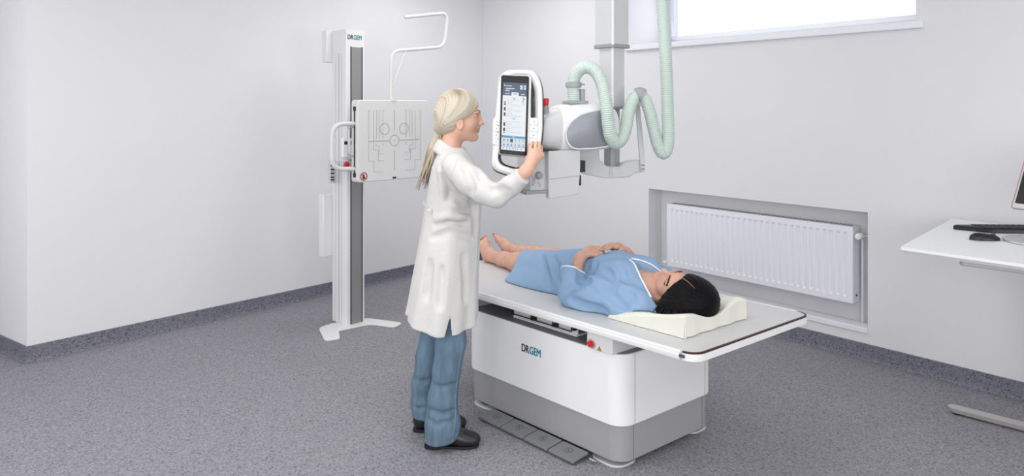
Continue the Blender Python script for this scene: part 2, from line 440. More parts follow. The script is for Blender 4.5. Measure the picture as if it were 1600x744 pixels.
# control box with stop button
PF = Plane(TB(0, -.010, 0), TU, ZV)
cu0 = (PF.px(917, 530)-PF.o).dot(TU); cu1 = (PF.px(957, 555)-PF.o).dot(TU)
m = MB(); m.box(TB(cu0, -.010, .4985), TU*(cu1-cu0), TV*.62, ZV*(.5765-.4985)); obj('control_box', m, M['offwhite'], tab, bevel=.003); cb = bpy.data.objects['control_box']
bc = PF.px(925, 536.5); nV = PF.n
m = MB(); m.lathe(bc, nV, [(0, .021), (.004, .021), (.005, .019), (.005, .0165)]); b = obj('button_collar', m, M['alu'], cb)
m = MB(); m.lathe(bc, nV, [(.003, .0135), (.014, .014), (.018, .012), (.019, .006), (.019, .0001)]); obj('stop_button', m, M['red'], cb)['label'] = 'round red stop button'
wc = PF.px(936.5, 545)
m = MB(); s_ = .0125
tri = [wc+PF.e1*-s_+ZV*-.010, wc+PF.e1*s_+ZV*-.010, wc+ZV*.012]
m.prism([p+nV*.0002 for p in tri], nV*.0006); m.mi = 1
tri2 = [wc+PF.e1*-s_*.75+ZV*-.0083, wc+PF.e1*s_*.75+ZV*-.0083, wc+ZV*.0085]
m.prism([p+nV*.0009 for p in tri2], nV*.0004); m.mi = 0
m.prism([p+nV*.0014 for p in (wc+PF.e1*-.001+ZV*-.006, wc+PF.e1*.001+ZV*-.006, wc+PF.e1*.002+ZV*.004, wc+PF.e1*-.001+ZV*.004)], nV*.0004)
obj('warning_sticker', m, [M['ink'], M['yellow']], cb)['label'] = 'yellow and black warning triangle'
# logo on the front of the body
PL = Plane(TB(0, 0, 0), TU, ZV); la = PL.px(815, 549)-PL.o
text_part('logo', ['DR', 'GEM'], [M['ink'], M['teal']], tab, PL, la.dot(TU), la.z+.003, .052, bold=.0006)
# pedals
for k in range(4):
    u0 = -.80+k*.158
    m = MB(); P = [(u0, -.004, .034), (u0+.148, -.004, .034), (u0+.148, -.098, .022), (u0, -.098, .022)]
    m.loft([[TB(u, v, z-.011) for u, v, z in P], [TB(u, v, z) for u, v, z in P]])
    pe = obj('foot_pedal', m, M['pedal'], tab, bevel=.002)
    m = MB(); c = TB(u0+.074, -.048, .0290); tn = Vector((0, 0, 1)); tilt = (TV*.094+ZV*.012).normalized()
    m.annulus(c, TU, tilt, .017, .0185, tn, 24, .0008); m.annulus(c, TU, tilt, .0001, .0055, tn, 12, .0008); obj('pedal_mark', m, M['dgray'], pe)
m = MB(); m.box(TB(-.80, -.09, .004), TU*.622, TV*.10, ZV*.007); obj('pedal_bar', m, M['dgray'], tab)
m = MB(); m.lathe(TB(-.155, -.02, .018), TU, [(0, .006), (.02, .006), (.021, .009), (.03, .009), (.031, .005), (.04, .005)]); obj('pedal_hinge', m, M['chrome'], tab)
# floor plates at the corners
for (u0, u1, v0, v1) in ((-.20, -.030, .012, .16), (BL+.03, BL+.20, .006, .12), (-.17, -.030, BW-.14, BW+.006)):
    m = MB(); tprism(m, trr(u0, u1, v0, v1, .055), 0, .010); fp = obj('floor_plate', m, M['lgray'], tab, bevel=.003)
    m = MB(); m.cyl(TB((u0+u1)/2-.01, (v0+v1)/2, .010), TB((u0+u1)/2-.01, (v0+v1)/2, .031), .035); obj('levelling_foot', m, M['dgray'], fp)
# ------------------------------------------------------------------ head wedge
pil = MB()
pu, pv = TU, (TV-TU*TV.dot(TU)).normalized()
def PQ(a, b, z): return TB(.235, .105)+TU*a+TV*b+ZV*(ZT1+.0015+z)
nA, nB_ = 26, 26; LP, WP = .40, .44
def ph(a, b):                                        # wedge: thick at the head end
    s = a/LP; h = .018+.081*min(1, s*1.02)**.9
    e = min(a, LP-a, b, WP-b)
    h -= .010*max(0, 1-e/.02)**2
    h += .003*math.sin(b*42+a*9)*max(0, min(1, e/.04))
    dx, dy = (a-.285)/.125, (b-.20)/.135; q_ = dx*dx+dy*dy; h -= .060*math.exp(-q_*q_*.8)
    return max(.012, h)
g = [[None]*(nB_+1) for _ in range(nA+1)]
bot = [[None]*(nB_+1) for _ in range(nA+1)]
for i in range(nA+1):
    for j in range(nB_+1):
        a, b = LP*i/nA, WP*j/nB_
        g[i][j] = pil.bm.verts.new(PQ(a-LP, b, ph(a, b))); 
        if i in (0, nA) or j in (0, nB_):
            bl_ = .004*math.sin(a*60+b*50)
            bot[i][j] = pil.bm.verts.new(PQ(a-LP+(bl_ if i == nA else 0), b+(bl_*.5 if j in (0, nB_) else 0), 0))
for i in range(nA):
    for j in range(nB_): pil.face((g[i][j], g[i+1][j], g[i+1][j+1], g[i][j+1]))
for i in range(nA):
    for j in (0, nB_): pil.face((g[i][j], g[i+1][j], bot[i+1][j], bot[i][j]))
for j in range(nB_):
    for i in (0, nA): pil.face((g[i][j], g[i][j+1], bot[i][j+1], bot[i][j]))
loop = [bot[i][0] for i in range(nA+1)]+[bot[nA][j] for j in range(1, nB_+1)]+[bot[i][nB_] for i in range(nA-1, -1, -1)]+[bot[0][j] for j in range(nB_-1, 0, -1)]
pil.face(loop)
wed = obj('head_wedge', pil, M['vinyl'], loc=PQ(-.2, .22, 0), smooth=50, bevel=.004)
tag(wed, 'cream vinyl wedge pillow under the patient\'s head', 'pillow')
m = MB(); m.tube(spline([PQ(.002, .0, .001), PQ(.004, .0, .05), PQ(.001, .002, ph(LP, 0))], 6), .0022, 6)
m.tube([PQ(-LP+.0, -.001, .002), PQ(-.2, -.0015, .002), PQ(.002, -.001, .002)], .002, 6)
obj('piping', m, M['vinyl'], wed)
# ------------------------------------------------------------------ wall stand
SW = Vector((.70, .714, 0)).normalized(); SD = Vector((-SW.y, SW.x, 0)); SO = FL(541, 512.5)
def ST(a, d, z): return SO+SW*a+SD*d+ZV*z
st = thing('chest_stand', 'tall white column stand with square detector panel by the back wall', 'x-ray stand', ST(.078, .1, 0))
bp = [FL(x, y, .012) for x, y in ((497.5, 512), (507, 531.5), (532, 528.5), (529, 516.5), (579, 505.5), (616, 511), (631, 504.5), (574, 497), (520, 505))]
bp = round_poly(bp, [.05, .035, .03, .03, .05, .04, .05, .03, .03])
m = MB(); m.prism([Vector((p.x, p.y, 0)) for p in bp], (0, 0, .014)); obj('base_plate', m, M['white2'], st, bevel=.004)
CWd, CDp, CT = .156, .19, 2.115
m = MB(); pc = round_poly([ST(0, 0, .014), ST(CWd, 0, .014), ST(CWd, CDp, .014), ST(0, CDp, .014)], .012, 4)
m.prism(pc, (0, 0, CT-.014)); obj('column', m, M['white2'], st)
m = MB()
for d, w_, z_ in ((.055, .010, 1.93), (.085, .022, 1.93), (.135, .008, 1.93)): m.box(ST(-.0006, d, .016), SD*w_, SW*.004, ZV*z_)
obj('side_groove', m, M['lgray'], st)
m = MB(); m.box(ST(.040, -.0012, .016), SW*.088, SD*.004, ZV*1.975); obj('rail_band', m, M['rail'], st)
m = MB()
for a in (.034, .1275): m.box(ST(a, -.0022, .016), SW*.0075, SD*.005, ZV*1.978)
obj('rail_edge', m, M['black'], st)
PS = Plane(SO, SW, ZV); la = PS.px(542, 61)-PS.o
text_part('logo', ['DR', 'GEM'], [M['ink'], M['teal']], st, PS, la.dot(SW)+.004, la.z, .047, bold=.0004)
def pbox(P, x0, y0, x1, y1, th, off=0, r=0):          # box whose outline is seen at these px on a plane, thickness behind the plane
    q = [P.px(x0, y1, off), P.px(x1, y1, off), P.px(x1, y0, off), P.px(x0, y0, off)]
    return q
# electric boxes fixed to the back of the column
for (x0, y0, y1) in ((509.5, 47, 97), (504.5, 304, 402)):
    Pk = Plane(ST(0, CDp+.01, 0), SW, ZV); a = Pk.px(x0, y0); z1_ = a.z; z0_ = Pk.px(x0, y1).z; aa = (a-Pk.o).dot(SW)
    m = MB(); m.box(ST(aa, CDp+.002, z0_), SW*(CWd-.02-aa), SD*.07, ZV*(z1_-z0_)); obj('rear_box', m, M['white2'], st, bevel=.006)
# detector panel
DO = W(559, 286, 4.72); DP = Plane(DO, SW, ZV)
dw, dh, dt = .606, .558, .075
def DQ(a, z, d=0.0): return DO+SW*a+SD*d+ZV*z
m = MB(); o2 = rrect(dw, dh, .022, 5)
def inset(pts, k, w, h): return [((x-w/2)*(1-2*k/w)+w/2, (y-h/2)*(1-2*k/h)+h/2) for x, y in pts]
m.loft([[DQ(x, y, dt) for x, y in o2], [DQ(x, y, .006) for x, y in o2], [DQ(x, y, 0) for x, y in inset(o2, .005, dw, dh)]])
det = obj('detector_panel', m, M['offwhite'], st)
m = MB(); m.box(DQ(-.0012, .035, .030), SW*.002, ZV*(dh-.08), SD*.016); m.box(DQ(-.0018, .035, .022), SW*.002, ZV*.03, SD*.032); m.box(DQ(-.0018, dh-.075, .022), SW*.002, ZV*.03, SD*.032); obj('side_slot', m, M['black'], det)
# printed guide marks: cross, circles, stepped lines
m = MB()
def dline(pts, w=.0022, t=.0012):
    for a, b in zip(pts, pts[1:]):
        a, b = DP.px(*a), DP.px(*b); d = (b-a).normalized(); s_ = DP.n.cross(d)*w/2; e = d*w/2
        m.box(a-e-s_+DP.n*.0003, b-a+2*e, s_*2, DP.n*t)
def dz(zx, zy): return (540+zx/4.65, 140+zy/4.65)
for side in (1, -1):
    def X(v): return v if side > 0 else 708-v
    def sh(p): return dz(X(p[0]), p[1]-(6 if side < 0 else 0)*max(0, (p[1]-75)/520)*2.2)
    for xx in (167, 203, 225, 243, 270): dline([sh((xx, 150)), sh((xx, 352 if xx > 203 else 372))], .0016)
    for xx in (167, 243, 270): dline([sh((xx, 150)), sh((xx+14, 150))], .0016)
    dline([sh(p) for p in ((167, 385), (167, 520), (205, 520), (205, 598), (275, 598))], .0016)
    dline([sh(p) for p in ((203, 385), (203, 440), (237, 440), (237, 518), (278, 518))], .0016)
    dline([sh(p) for p in ((222, 390), (222, 412), (243, 412), (243, 465), (278, 465))], .0016)
    dline([sh((270, 390)), sh((270, 410))], .0016)
dline([dz(354, 152), dz(354, 298)], .003); dline([dz(354, 440), dz(354, 585)], .003)
dline([dz(168, 377), dz(312, 372)], .004); dline([dz(396, 368), dz(532, 362)], .004)
for (zx, zy, r) in ((283, 286, .040), (424, 282, .040), (354, 370, .040)):
    c = DP.px(*dz(zx, zy)); m.annulus(c+DP.n*.0003, SW, ZV, r-.0032, r, DP.n, 32, .0012)
c = DP.px(*dz(354, 370)); m.annulus(c+DP.n*.0003, SW, ZV, .0001, .004, DP.n, 12, .0012)
obj('guide_marks', m, M['line'], det)
m = MB(); c = DP.px(*dz(354, 640)); m.box(c-SW*.015-ZV*.006, SW*.03, ZV*.012, DP.n*.0015); obj('sensor_window', m, M['black'], det)
m = MB(); c = DP.px(*dz(132, 632)); m.annulus(c+DP.n*.0003, SW, ZV, .022, .0285, DP.n, 28, .0015)
m.box(c+(SW*-.021+ZV*.017)+DP.n*.0018, SW*.037-ZV*.037, SW*.003+ZV*.003, DP.n*.0008); m.mi = 1
pg = [(-.012, -.016), (.012, -.016), (.010, -.002), (.005, .004), (.005, .012), (0, .016), (-.005, .012), (-.005, .004), (-.010, -.002)]
m.prism([c+SW*x+ZV*y+DP.n*.0004 for x, y in pg], DP.n*.001); obj('prohibition_sticker', m, [M['redm'], M['ink']], det)['label'] = 'round red and black prohibition sticker'
# carriage between panel and column
m = MB(); m.box(DQ(.10, .10, dt-.001), SW*.10, ZV*.36, SD*.14); obj('carriage', m, M['lgray'], st, bevel=.006)
# patient hand bar above the panel
Yb = DQ(.33, 0, .03).y
PB = Plane(DQ(0, 0, .035), SW, ZV)
bar = [PB.px(*p) for p in ((611, 157), (611, 80), (694, 73.5), (700, 20), (632, 27))]
m = MB(); m.tube(round_path(bar, .075, 9), .0125, 14); hb_ = obj('hand_bar', m, M['offwhite'], st)
m = MB(); m.tube([PB.px(611.5, 140), PB.px(634, 79)], .0095, 12); obj('brace', m, M['offwhite'], hb_)
m = MB(); c = PB.px(611, 157); m.lathe(c-ZV*.004, ZV, [(0, .042), (.008, .040), (.011, .034), (.012, .014)]); obj('bar_socket', m, M['lgray'], hb_)
# side handle, little buttons, holder
PH = Plane(DQ(-.0, 0, .045), SW, ZV)
hp = [PH.px(*p) for p in ((556, 193), (519, 194), (518.5, 264.5), (556, 264))]
m = MB(); m.tube(round_path(hp, .085, 9), .0155, 14); obj('side_handle', m, M['offwhite'], st)
hp = [PH.px(*p) for p in ((556, 198.5), (545, 199), (545, 243.5), (556, 244))]
m = MB(); m.tube(round_path(hp, .02, 5), .0045, 10); obj('cassette_latch', m, M['alu'], st)
PK = Plane(DQ(0, 0, .11), SW, ZV)
for (x0, x1) in ((536.5, 543.5), (546.5, 551)):
    q = pbox(PK, x0, 216, x1, 246, 0); m = MB(); m.prism(q, -PK.n*.03); k = obj('switch_box', m, M['white'], st, bevel=.004)
    q = pbox(PK, x0+1.5, 221, x1-.8, 226, 0, .0004); m = MB(); m.prism(q, PK.n*.002); obj('switch_window', m, M['black'], k)
m = MB(); q = pbox(PK, 537, 246, 552, 249.5, 0); m.prism(q, -PK.n*.03); obj('switch_tray', m, M['lgray'], st, bevel=.003)
m = MB(); c = PK.px(541, 257); m.lathe(c-PK.n*.01, PK.n, [(0, .010), (.012, .010), (.012, .018), (.022, .019), (.028, .015), (.029, .0001)]); obj('stop_button', m, M['red'], st)['label'] = 'small red stop button'
m = MB(); c = PK.px(541, 257); m.box(c-SW*.022-ZV*.026-PK.n*.02, SW*.07, ZV*.05, PK.n*.012); obj('button_plate', m, M['lgray'], st, bevel=.003)
PX = Plane(ST(-.03, .06, 0), SW, ZV)
q = pbox(PX, 517, 252, 526, 286, 0); m = MB(); m.prism(q, -PX.n*.04); hk = obj('cable_holder', m, M['lgray'], st, bevel=.004)
m = MB()
for y in (258, 264, 270, 276, 280): m.prism(pbox(PX, 516.4, y, 522, y+2, 0, .0005), PX.n*.004)
obj('holder_slot', m, M['ink'], hk)
# ------------------------------------------------------------------ ceiling-hung tube
CC = W(956, 300, 3.50); CC.z = 0
tub = thing('ceiling_xray_tube', 'ceiling-hung x-ray tube with touch panel, green hose and telescopic column', 'x-ray tube', Vector((CC.x, CC.y, 1.28)))
qa, qb = Vector((.76, .65, 0)).normalized(), Vector((-.65, .76, 0)).normalized()     # column faces
def sq(s, z, c=.012):
    h = s/2; return [CC+qa*x+qb*y+ZV*z for x, y in ((-h+c, -h), (h-c, -h), (h, -h+c), (h, h-c), (h-c, h), (-h+c, h), (-h, h-c), (-h, -h+c))]
def zpx(y, Y=3.42): return H-(y-CY)*Y/F
def column(name, s, z0, z1, mt):
    m = MB(); m.loft([sq(s, z0), sq(s, z1)]); o = obj(name, m, mt, tub)
    # guide slot running down the front edge
    e = CC+(-qa*.0-qb*.0); f = (qa*-1+qb*-1).normalized() if False else (-qb+qa*0)
    return o
zA, zB, zC = zpx(70), zpx(168), zpx(258)
column('column_outer', .127, zA, CEIL-.001, M['lgray']); column('column_middle', .098, zB, zA+.02, M['lgray']); column('column_inner', .066, zC-.01, zB+.02, M['mgray'])
# a rounded rib covers the nearest vertical edge of each section
fe = -(qa+qb)                                         # dummy; the nearest corner is found below
def near_corner(s): return min([(CC+qa*x+qb*y) for x in (-s/2, s/2) for y in (-s/2, s/2)], key=lambda p: p.length)
for s, z0, z1 in ((.127, zA, CEIL-.001), (.098, zB, zA)):
    p = near_corner(s); p = p+(CC-p)*.06; m = MB(); m.cyl(Vector((p.x, p.y, z0)), Vector((p.x, p.y, z1)), .0075, 10); obj('edge_rib', m, M['offwhite'], tub)
for s, z0, z1 in ((.137, zA-.012, zA+.006), (.108, zB-.008, zB+.006)):
    m = MB(); m.loft([sq(s, z0), sq(s, z1)]); obj('column_collar', m, M['mgray'], tub, bevel=.003)
# column foot: rounded block, arm to the left, bracket to the right
PA = Plane(W(956, 260, 3.46), (1, .10, 0), ZV)
m = MB(); m.lathe(Vector((CC.x, CC.y, zpx(279))), ZV, [(0, .068), (.004, .072), (.050, .072), (.056, .068), (.058, .04)], 8); obj('column_foot', m, M['lgray'], tub, smooth=20, bevel=.005)
def pprism(P, pts, th, off=0.0, r=.0):
    q = [P.px(x, y, off) for x, y in pts]
    if r: q = round_poly(q, r)
    return MB().prism(q, -P.n*th)
obj('yoke_arm', pprism(PA, ((906, 228), (936, 228), (937, 249), (947, 259), (953, 261), (953, 278), (945, 279), (911, 272), (906, 262)), .07, .03, .008), M['lgray'], tub, bevel=.006)
obj('bracket', pprism(PA, ((968, 259), (981, 252), (1003, 250), (1008, 253), (1008, 268), (990, 272), (985, 277), (968, 278)), .07, .02, .008), M['lgray'], tub, bevel=.006)
obj('hose_post', pprism(PA, ((993, 163), (1000, 163), (1008, 252), (1007, 266), (1001, 268), (1000, 250)), .014, .032, .004), M['lgray'], tub, bevel=.002)
m = MB()
for x, y in ((1003, 258), (1006, 258), (1003, 264), (1006, 264)): c = PA.px(x, y, .033); m.lathe(c, PA.n, [(0, .003), (.002, .003), (.0025, .0015)], 10)
obj('post_screw', m, M['dgray'], tub)
# tube housing (axis runs right and slightly away)
def hax(px): return W(px, 200, 3.24+(px-850)/100*.12)
ha = (hax(950)-hax(850)); ha.z = 0; ha.normalize(); hn = Vector((ha.y, -ha.x, 0))
def hring(px, yt, yb, hd, e=3.2, seg=40):
    c = hax(px); z1_, z0_ = H-(yt-CY)*c.y/F, H-(yb-CY)*c.y/F; zc, hz = (z1_+z0_)/2, (z1_-z0_)/2; R = []
    for k in range(seg):
        a = 2*PI*k/seg; ca, sa = math.cos(a), math.sin(a); r = (abs(ca)**e+abs(sa)**e)**(-1/e)
        R.append(Vector((c.x, c.y, zc))+hn*(hd*r*ca)+ZV*(hz*r*sa))
    return R
m = MB(); m.loft([hring(835, 200, 218, .05), hring(837, 186, 231, .078), hring(844, 180, 234.5, .087), hring(850, 177, 235, .089), hring(858, 173, 236, .093), hring(869, 168, 236.5, .097)]); obj('housing_rear', m, M['lgray'], tub, smooth=50)
m = MB(); m.loft([hring(865, 170, 236, .094), hring(867, 166.5, 237, .100), hring(875, 164, 237.5, .102), hring(890, 161.5, 237.5, .104), hring(910, 160.5, 236, .104), hring(930, 161.5, 234, .103), hring(944, 164.5, 232, .100), hring(951, 169, 229, .094), hring(955, 178, 222, .08)])
hs = obj('housing', m, M['white2'], tub, smooth=50)
PG = Plane(hax(910)+hn*.1045, ha, ZV)
side = [(884, 207), (887, 198), (895, 188), (908, 179), (926, 174), (947, 171), (950.5, 174), (950.5, 224), (947, 228.5), (925, 231), (901, 232), (892, 229), (886, 220)]
q = round_poly([PG.px(x, y) for x, y in side], .012, 4)
cen = sum(q, Vector())/len(q)
m = MB(); m.loft([[p-PG.n*.03 for p in q], [p+PG.n*.0045 for p in q], [cen+(p-cen)*.965+PG.n*.009 for p in q]]); obj('side_cap', m, M['capgray'], hs, smooth=60)
q2 = [cen+(p-cen)*1.05 for p in q]
m = MB(); m.loft([[p-PG.n*.03 for p in q2], [p+PG.n*.002 for p in q2], [cen+(p-cen)*1.01+PG.n*.005 for p in q2]]); obj('cap_rim', m, M['white2'], hs, smooth=60)
# hose port on top
pc = W(897, 160, 3.28)
m = MB(); m.box(pc+ha*-.042-hn*.045-ZV*.008, ha*.095, hn*.09, ZV*.016); m.box(pc+ha*.022-hn*.02, ha*.022, hn*.05, ZV*.062); obj('hose_port', m, M['clip'], tub, bevel=.004)
m = MB(); m.lathe(W(896, 137, 3.28), ZV, [(0, .030), (.003, .037), (.024, .037), (.028, .031)]); m.box(W(904, 134, 3.28)-hn*-.03, ha*.012, hn*.012, ZV*.01); obj('hose_collar', m, M['clip'], tub)
# red stop button behind the panel
m = MB(); c = W(853, 166, 3.22); m.lathe(c, ZV, [(0, .011), (.006, .011), (.008, .013), (.034, .014), (.036, .012), (.037, .0001)]); obj('stop_button', m, M['red'], tub)['label'] = 'red stop button'
m = MB(); m.cyl(c-ZV*.05, c+ZV*.001, .014); obj('button_base', m, M['mgray'], tub)
# corrugated hose
hp = [(897, 162, 3.28), (896.5, 148, 3.28), (896, 134, 3.28), (898, 120, 3.28), (906, 109, 3.27), (917, 105, 3.26), (929, 110, 3.245), (938, 124, 3.23), (944, 145, 3.215), (948, 170, 3.20), (950.5, 195, 3.20), (954, 213, 3.21), (962, 223, 3.24), (971, 217, 3.28), (977.5, 200, 3.32), (981, 180, 3.35), (986, 163, 3.38), (993, 151, 3.40), (1001, 148.5, 3.40), (1009, 157, 3.40), (1015, 175, 3.40), (1021, 200, 3.40), (1027, 224, 3.40), (1033, 237, 3.40), (1038.5, 239, 3.40), (1043, 228, 3.40), (1044, 205, 3.40), (1043, 170, 3.40), (1042, 130, 3.40), (1040, 80, 3.40), (1037, 30, 3.41), (1034, -20, 3.42), (1032, -70, 3.43), (1030, -215, 3.44)]
hpath = [W(x, y, Y) for x, y, Y in hp]; hpath[-1].z = CEIL-.002
pth = resample(spline(hpath, 10), .0023)
m = MB(); m.tube(pth, lambda i: 0.0295+.0015*math.cos(i*PI/2), 16); obj('hose', m, M['hose'], tub, smooth=None); 
for p in bpy.data.objects['hose'].data.polygons: p.use_smooth = True
a, b = W(994, 150, 3.40), W(1001, 147.5, 3.40)
i0 = min(range(len(pth)), key=lambda i: (pth[i]-W(1000, 149, 3.40)).length)
m = MB(); seg = pth[i0-6:i0+6]; m.tube(seg, .0365, 20); m.box(pth[i0]-ZV*.055+Vector((-.012, -.012, 0)), (.024, 0, 0), (0, .024, 0), ZV*.03); obj('hose_clip', m, M['clip'], tub, bevel=.002)
# collimator under the housing
PC = Plane(W(880, 270, 3.17), ha, ZV)
obj('collimator', pprism(PC, ((827, 236), (905, 236), (904, 300), (856, 303), (828, 303)), .15, -.03), M['lgray'], tub, bevel=.004)
obj('collimator_cover', pprism(PC, ((857, 236), (907, 234.5), (907, 262), (904, 303.5), (857.5, 311)), .035, .0, .006), M['lgray'], tub, bevel=.003)
m = MB(); a, b = PC.px(858, 280.5, .0006), PC.px(906, 275, .0006); m.box(a, b-a, ZV*.002, PC.n*.0008); obj('cover_seam', m, M['mgray'], tub)
obj('accessory_rail', pprism(PC, ((822, 299), (855, 297.5), (856, 301), (822, 305)), .12, -.005), M['mgray'], tub, bevel=.002)
PD = Plane(W(840, 270, 3.205), ha, ZV); c = PC.px(841.5, 274, -.029)
m = MB(); m.lathe(c, PC.n, [(0, .0175), (.004, .0175), (.005, .015), (.016, .0145), (.018, .012), (.0185, .0001)]); obj('collimator_knob', m, M['mgray'], tub)
c2 = PC.px(828, 282, -.029)
m = MB(); 
for r in (.012, .018, .024): m.annulus(c2, ha, ZV, r, r+.0015, PC.n, 24, .001)
for x, y in ((841, 286), (844, 288), (833, 289), (843, 291)): m.annulus(PC.px(x, y, -.029), ha, ZV, .0001, .003, PC.n, 10, .001)
obj('collimator_marks', m, M['mgray'], tub)
obj('laser_block', pprism(PC, ((908, 251), (914.5, 251), (914.5, 269), (908, 269)), .03, -.05), M['black'], tub)
obj('laser_plate', pprism(PC, ((905, 274), (908, 274), (908, 290), (905.5, 290)), .03, -.03), M['black'], tub)
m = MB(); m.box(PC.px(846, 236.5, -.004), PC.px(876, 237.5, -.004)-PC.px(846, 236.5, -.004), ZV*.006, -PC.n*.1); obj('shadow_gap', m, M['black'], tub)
# ------------------------------------------------------------------ touch panel
e1 = Vector((40, 11.3, -4.5)).normalized(); e2 = Vector((5, 30, 120)).normalized(); e2 = (e2-e1*e2.dot(e1)).normalized()
TP = Plane(W(805, 180, 3.08), e1, e2)
tp = TP.n
def tpoly(pts, off=0.0, r=0.0, n=5):
    q = [TP.px(x, y, off) for x, y in pts]
    return round_poly(q, r, n) if r else q
ring_o = ((783, 108.5), (838, 109), (848.5, 135), (849, 205), (843, 245), (826, 272), (806, 276), (769.5, 263), (775, 190))
ring_i = ((790.5, 116), (829, 117), (838, 137), (838.5, 205), (833.5, 240), (819, 261), (806, 264.5), (778.5, 256), (783, 190))
rr = [.055, .06, .12, .2, .2, .06, .03, .035, .3]
ro = tpoly(ring_o, 0, rr, 7); ri = tpoly(ring_i, 0, rr, 7)
m = MB(); t_ = .022
mid = [(a*.5+b*.5) for a, b in zip(ro, ri)]
m.loft([[p-tp*t_ for p in ro], [p-tp*.006 for p in ro], [p.lerp(q, .25)+tp*.004 for p, q in zip(ro, ri)], [p.lerp(q, .75)+tp*.004 for p, q in zip(ro, ri)], [p-tp*.006 for p in ri], [p-tp*t_ for p in ri], [p-tp*t_ for p in ro]], False, False)
pan = obj('touch_panel', m, M['white2'], tub, smooth=50)
cen = sum(ro, Vector())/len(ro)
m = MB(); sc = lambda p, k: cen+(p-cen)*k
shift = e1*.010-e2*.001
m.loft([[sc(p, 1.010)-tp*.050+shift for p in ro], [sc(p, 1.012)-tp*.024+shift for p in ro], [sc(p, .94)-tp*.024+shift for p in ri], [sc(p, .94)-tp*.050+shift for p in ri], [sc(p, 1.0)-tp*.050+shift for p in ro]], False, False)
obj('rear_rim', m, M['black'], pan, smooth=50)
# inner grip strip (black) on the right limb
m = MB(); q = tpoly(((829.5, 137), (833, 140), (834, 182), (832.5, 186), (829.5, 186)), -.004, .006); m.prism(q, tp*.008); obj('grip_strip', m, M['black'], pan)
# screen module
mo = ((783, 117), (828.5, 119), (829, 121), (826, 240), (822, 244.5), (781, 240.5), (779.5, 238))
m = MB(); q = tpoly(((781.5, 116.5), (830, 118.5), (826.5, 244.5), (778.5, 240.5)), .0, .012)
m.prism([p+tp*.008 for p in q], -tp*.045); mod = obj('screen_module', m, M['offwhite'], pan, bevel=.003)
m = MB(); q = tpoly(((783, 117.5), (826.5, 119.5), (823, 244), (780, 240)), .0085, .010); m.prism(q, tp*.004); sb = obj('screen_bezel', m, M['black'], mod, bevel=.001)
scr = {k: mat('screen_'+k, (6,6,7), .25, emit=c, estr=1.0) for k, c in {'navy': (58, 84, 112), 'paper': (228, 233, 238), 'teal': (52, 150, 178), 'ink': (40, 48, 60), 'line': (188, 196, 204), 'pale': (205, 216, 226), 'blue': (88, 120, 168)}.items()}
SK = list(scr); SL = {k: i for i, k in enumerate(SK)}
corner = [TP.px(786.3, 128.5, .013), TP.px(823.2, 130.5, .013), TP.px(782.8, 233.5, .013), TP.px(820, 237, .013)]
def SU(s, t, k=0):                                    # screen coordinates 0..1 right, down; k = layer
    a = corner[0].lerp(corner[1], s); b = corner[2].lerp(corner[3], s); return a.lerp(b, t)+tp*.0004*k
m = MB()
def su(s0, t0, s1, t1, key, k=1):
    m.mi = SL[key]; m.prism([SU(s0, t0, k), SU(s1, t0, k), SU(s1, t1, k), SU(s0, t1, k)], tp*.0003)
su(0, 0, 1, 1, 'paper', 0); su(0, 0, 1, .195, 'navy'); su(.36, .145, .66, .2, 'paper', 2)
su(.05, .035, .07, .06, 'paper', 2)
for a, b, t in ((.10, .36, .045), (.10, .48, .085), (.10, .28, .115), (.10, .28, .16), (.76, .92, .165)): su(a, t, b, t+.012, 'pale', 2)
su(.44, .165, .58, .175, 'blue', 3)
for a in (.72, .87): su(a, .035, a+.10, .095, 'paper', 2)
su(.745, .05, .765, .08, 'navy', 3); su(.9, .05, .94, .08, 'navy', 3)
for t in (.265, .345, .425, .50, .58, .66, .74): su(.08, t, .80, t+.006, 'line', 2)
for t in (.225, .52): su(.38, t, .60, t+.010, 'line', 2); su(.44, t+.018, .52, t+.026, 'ink', 2)
for t in (.29, .372, .452, .60, .68): 
    su(.06, t, .14, t+.052, 'ink', 2); su(.19, t+.005, .42, t+.013, 'line', 2); su(.19, t+.024, .30, t+.03, 'line', 2); su(.19, t+.036, .78, t+.039, 'line', 2)
su(.075, .305, .125, .318, 'paper', 3); su(.06, .745, .14, .757, 'ink', 2)
su(.84, .20, .875, .33, 'line', 2); su(.845, .21, .87, .29, 'blue', 3); su(.90, .235, .94, .25, 'navy', 2)
su(0, .79, 1, .822, 'teal'); su(.45, .803, .55, .81, 'paper', 3)
su(0, .822, 1, .952, 'pale'); su(0, .952, 1, .957, 'blue', 2); su(0, .957, 1, 1, 'paper', 2)
for i, s in enumerate((.06, .22, .37, .55, .72, .89)):
    for j, t in enumerate((.838, .905)):
        if (i, j) == (2, 0): su(s, t-.004, s+.11, t+.045, 'ink', 2)
        elif i < 3:
            m.mi = SL['navy']; w_, h_ = .035, .018
            m.prism([SU(s+.05, t, 2), SU(s+.05+w_, t+.03, 2), SU(s+.05-w_, t+.03, 2)], tp*.0003)
        else: su(s+.02, t, s+.05, t+.014, 'navy', 2); su(s-.03, t+.024, s+.09, t+.038, 'line' if j else 'paper', 2); su(s, t+.028, s+.06, t+.033, 'ink', 3)
for s in (.06, .2, .33, .47, .56, .66, .8): su(s, .972, s+.05, .984, 'blue', 3)
obj('screen', m, [scr[k] for k in SK], sb, smooth=None)
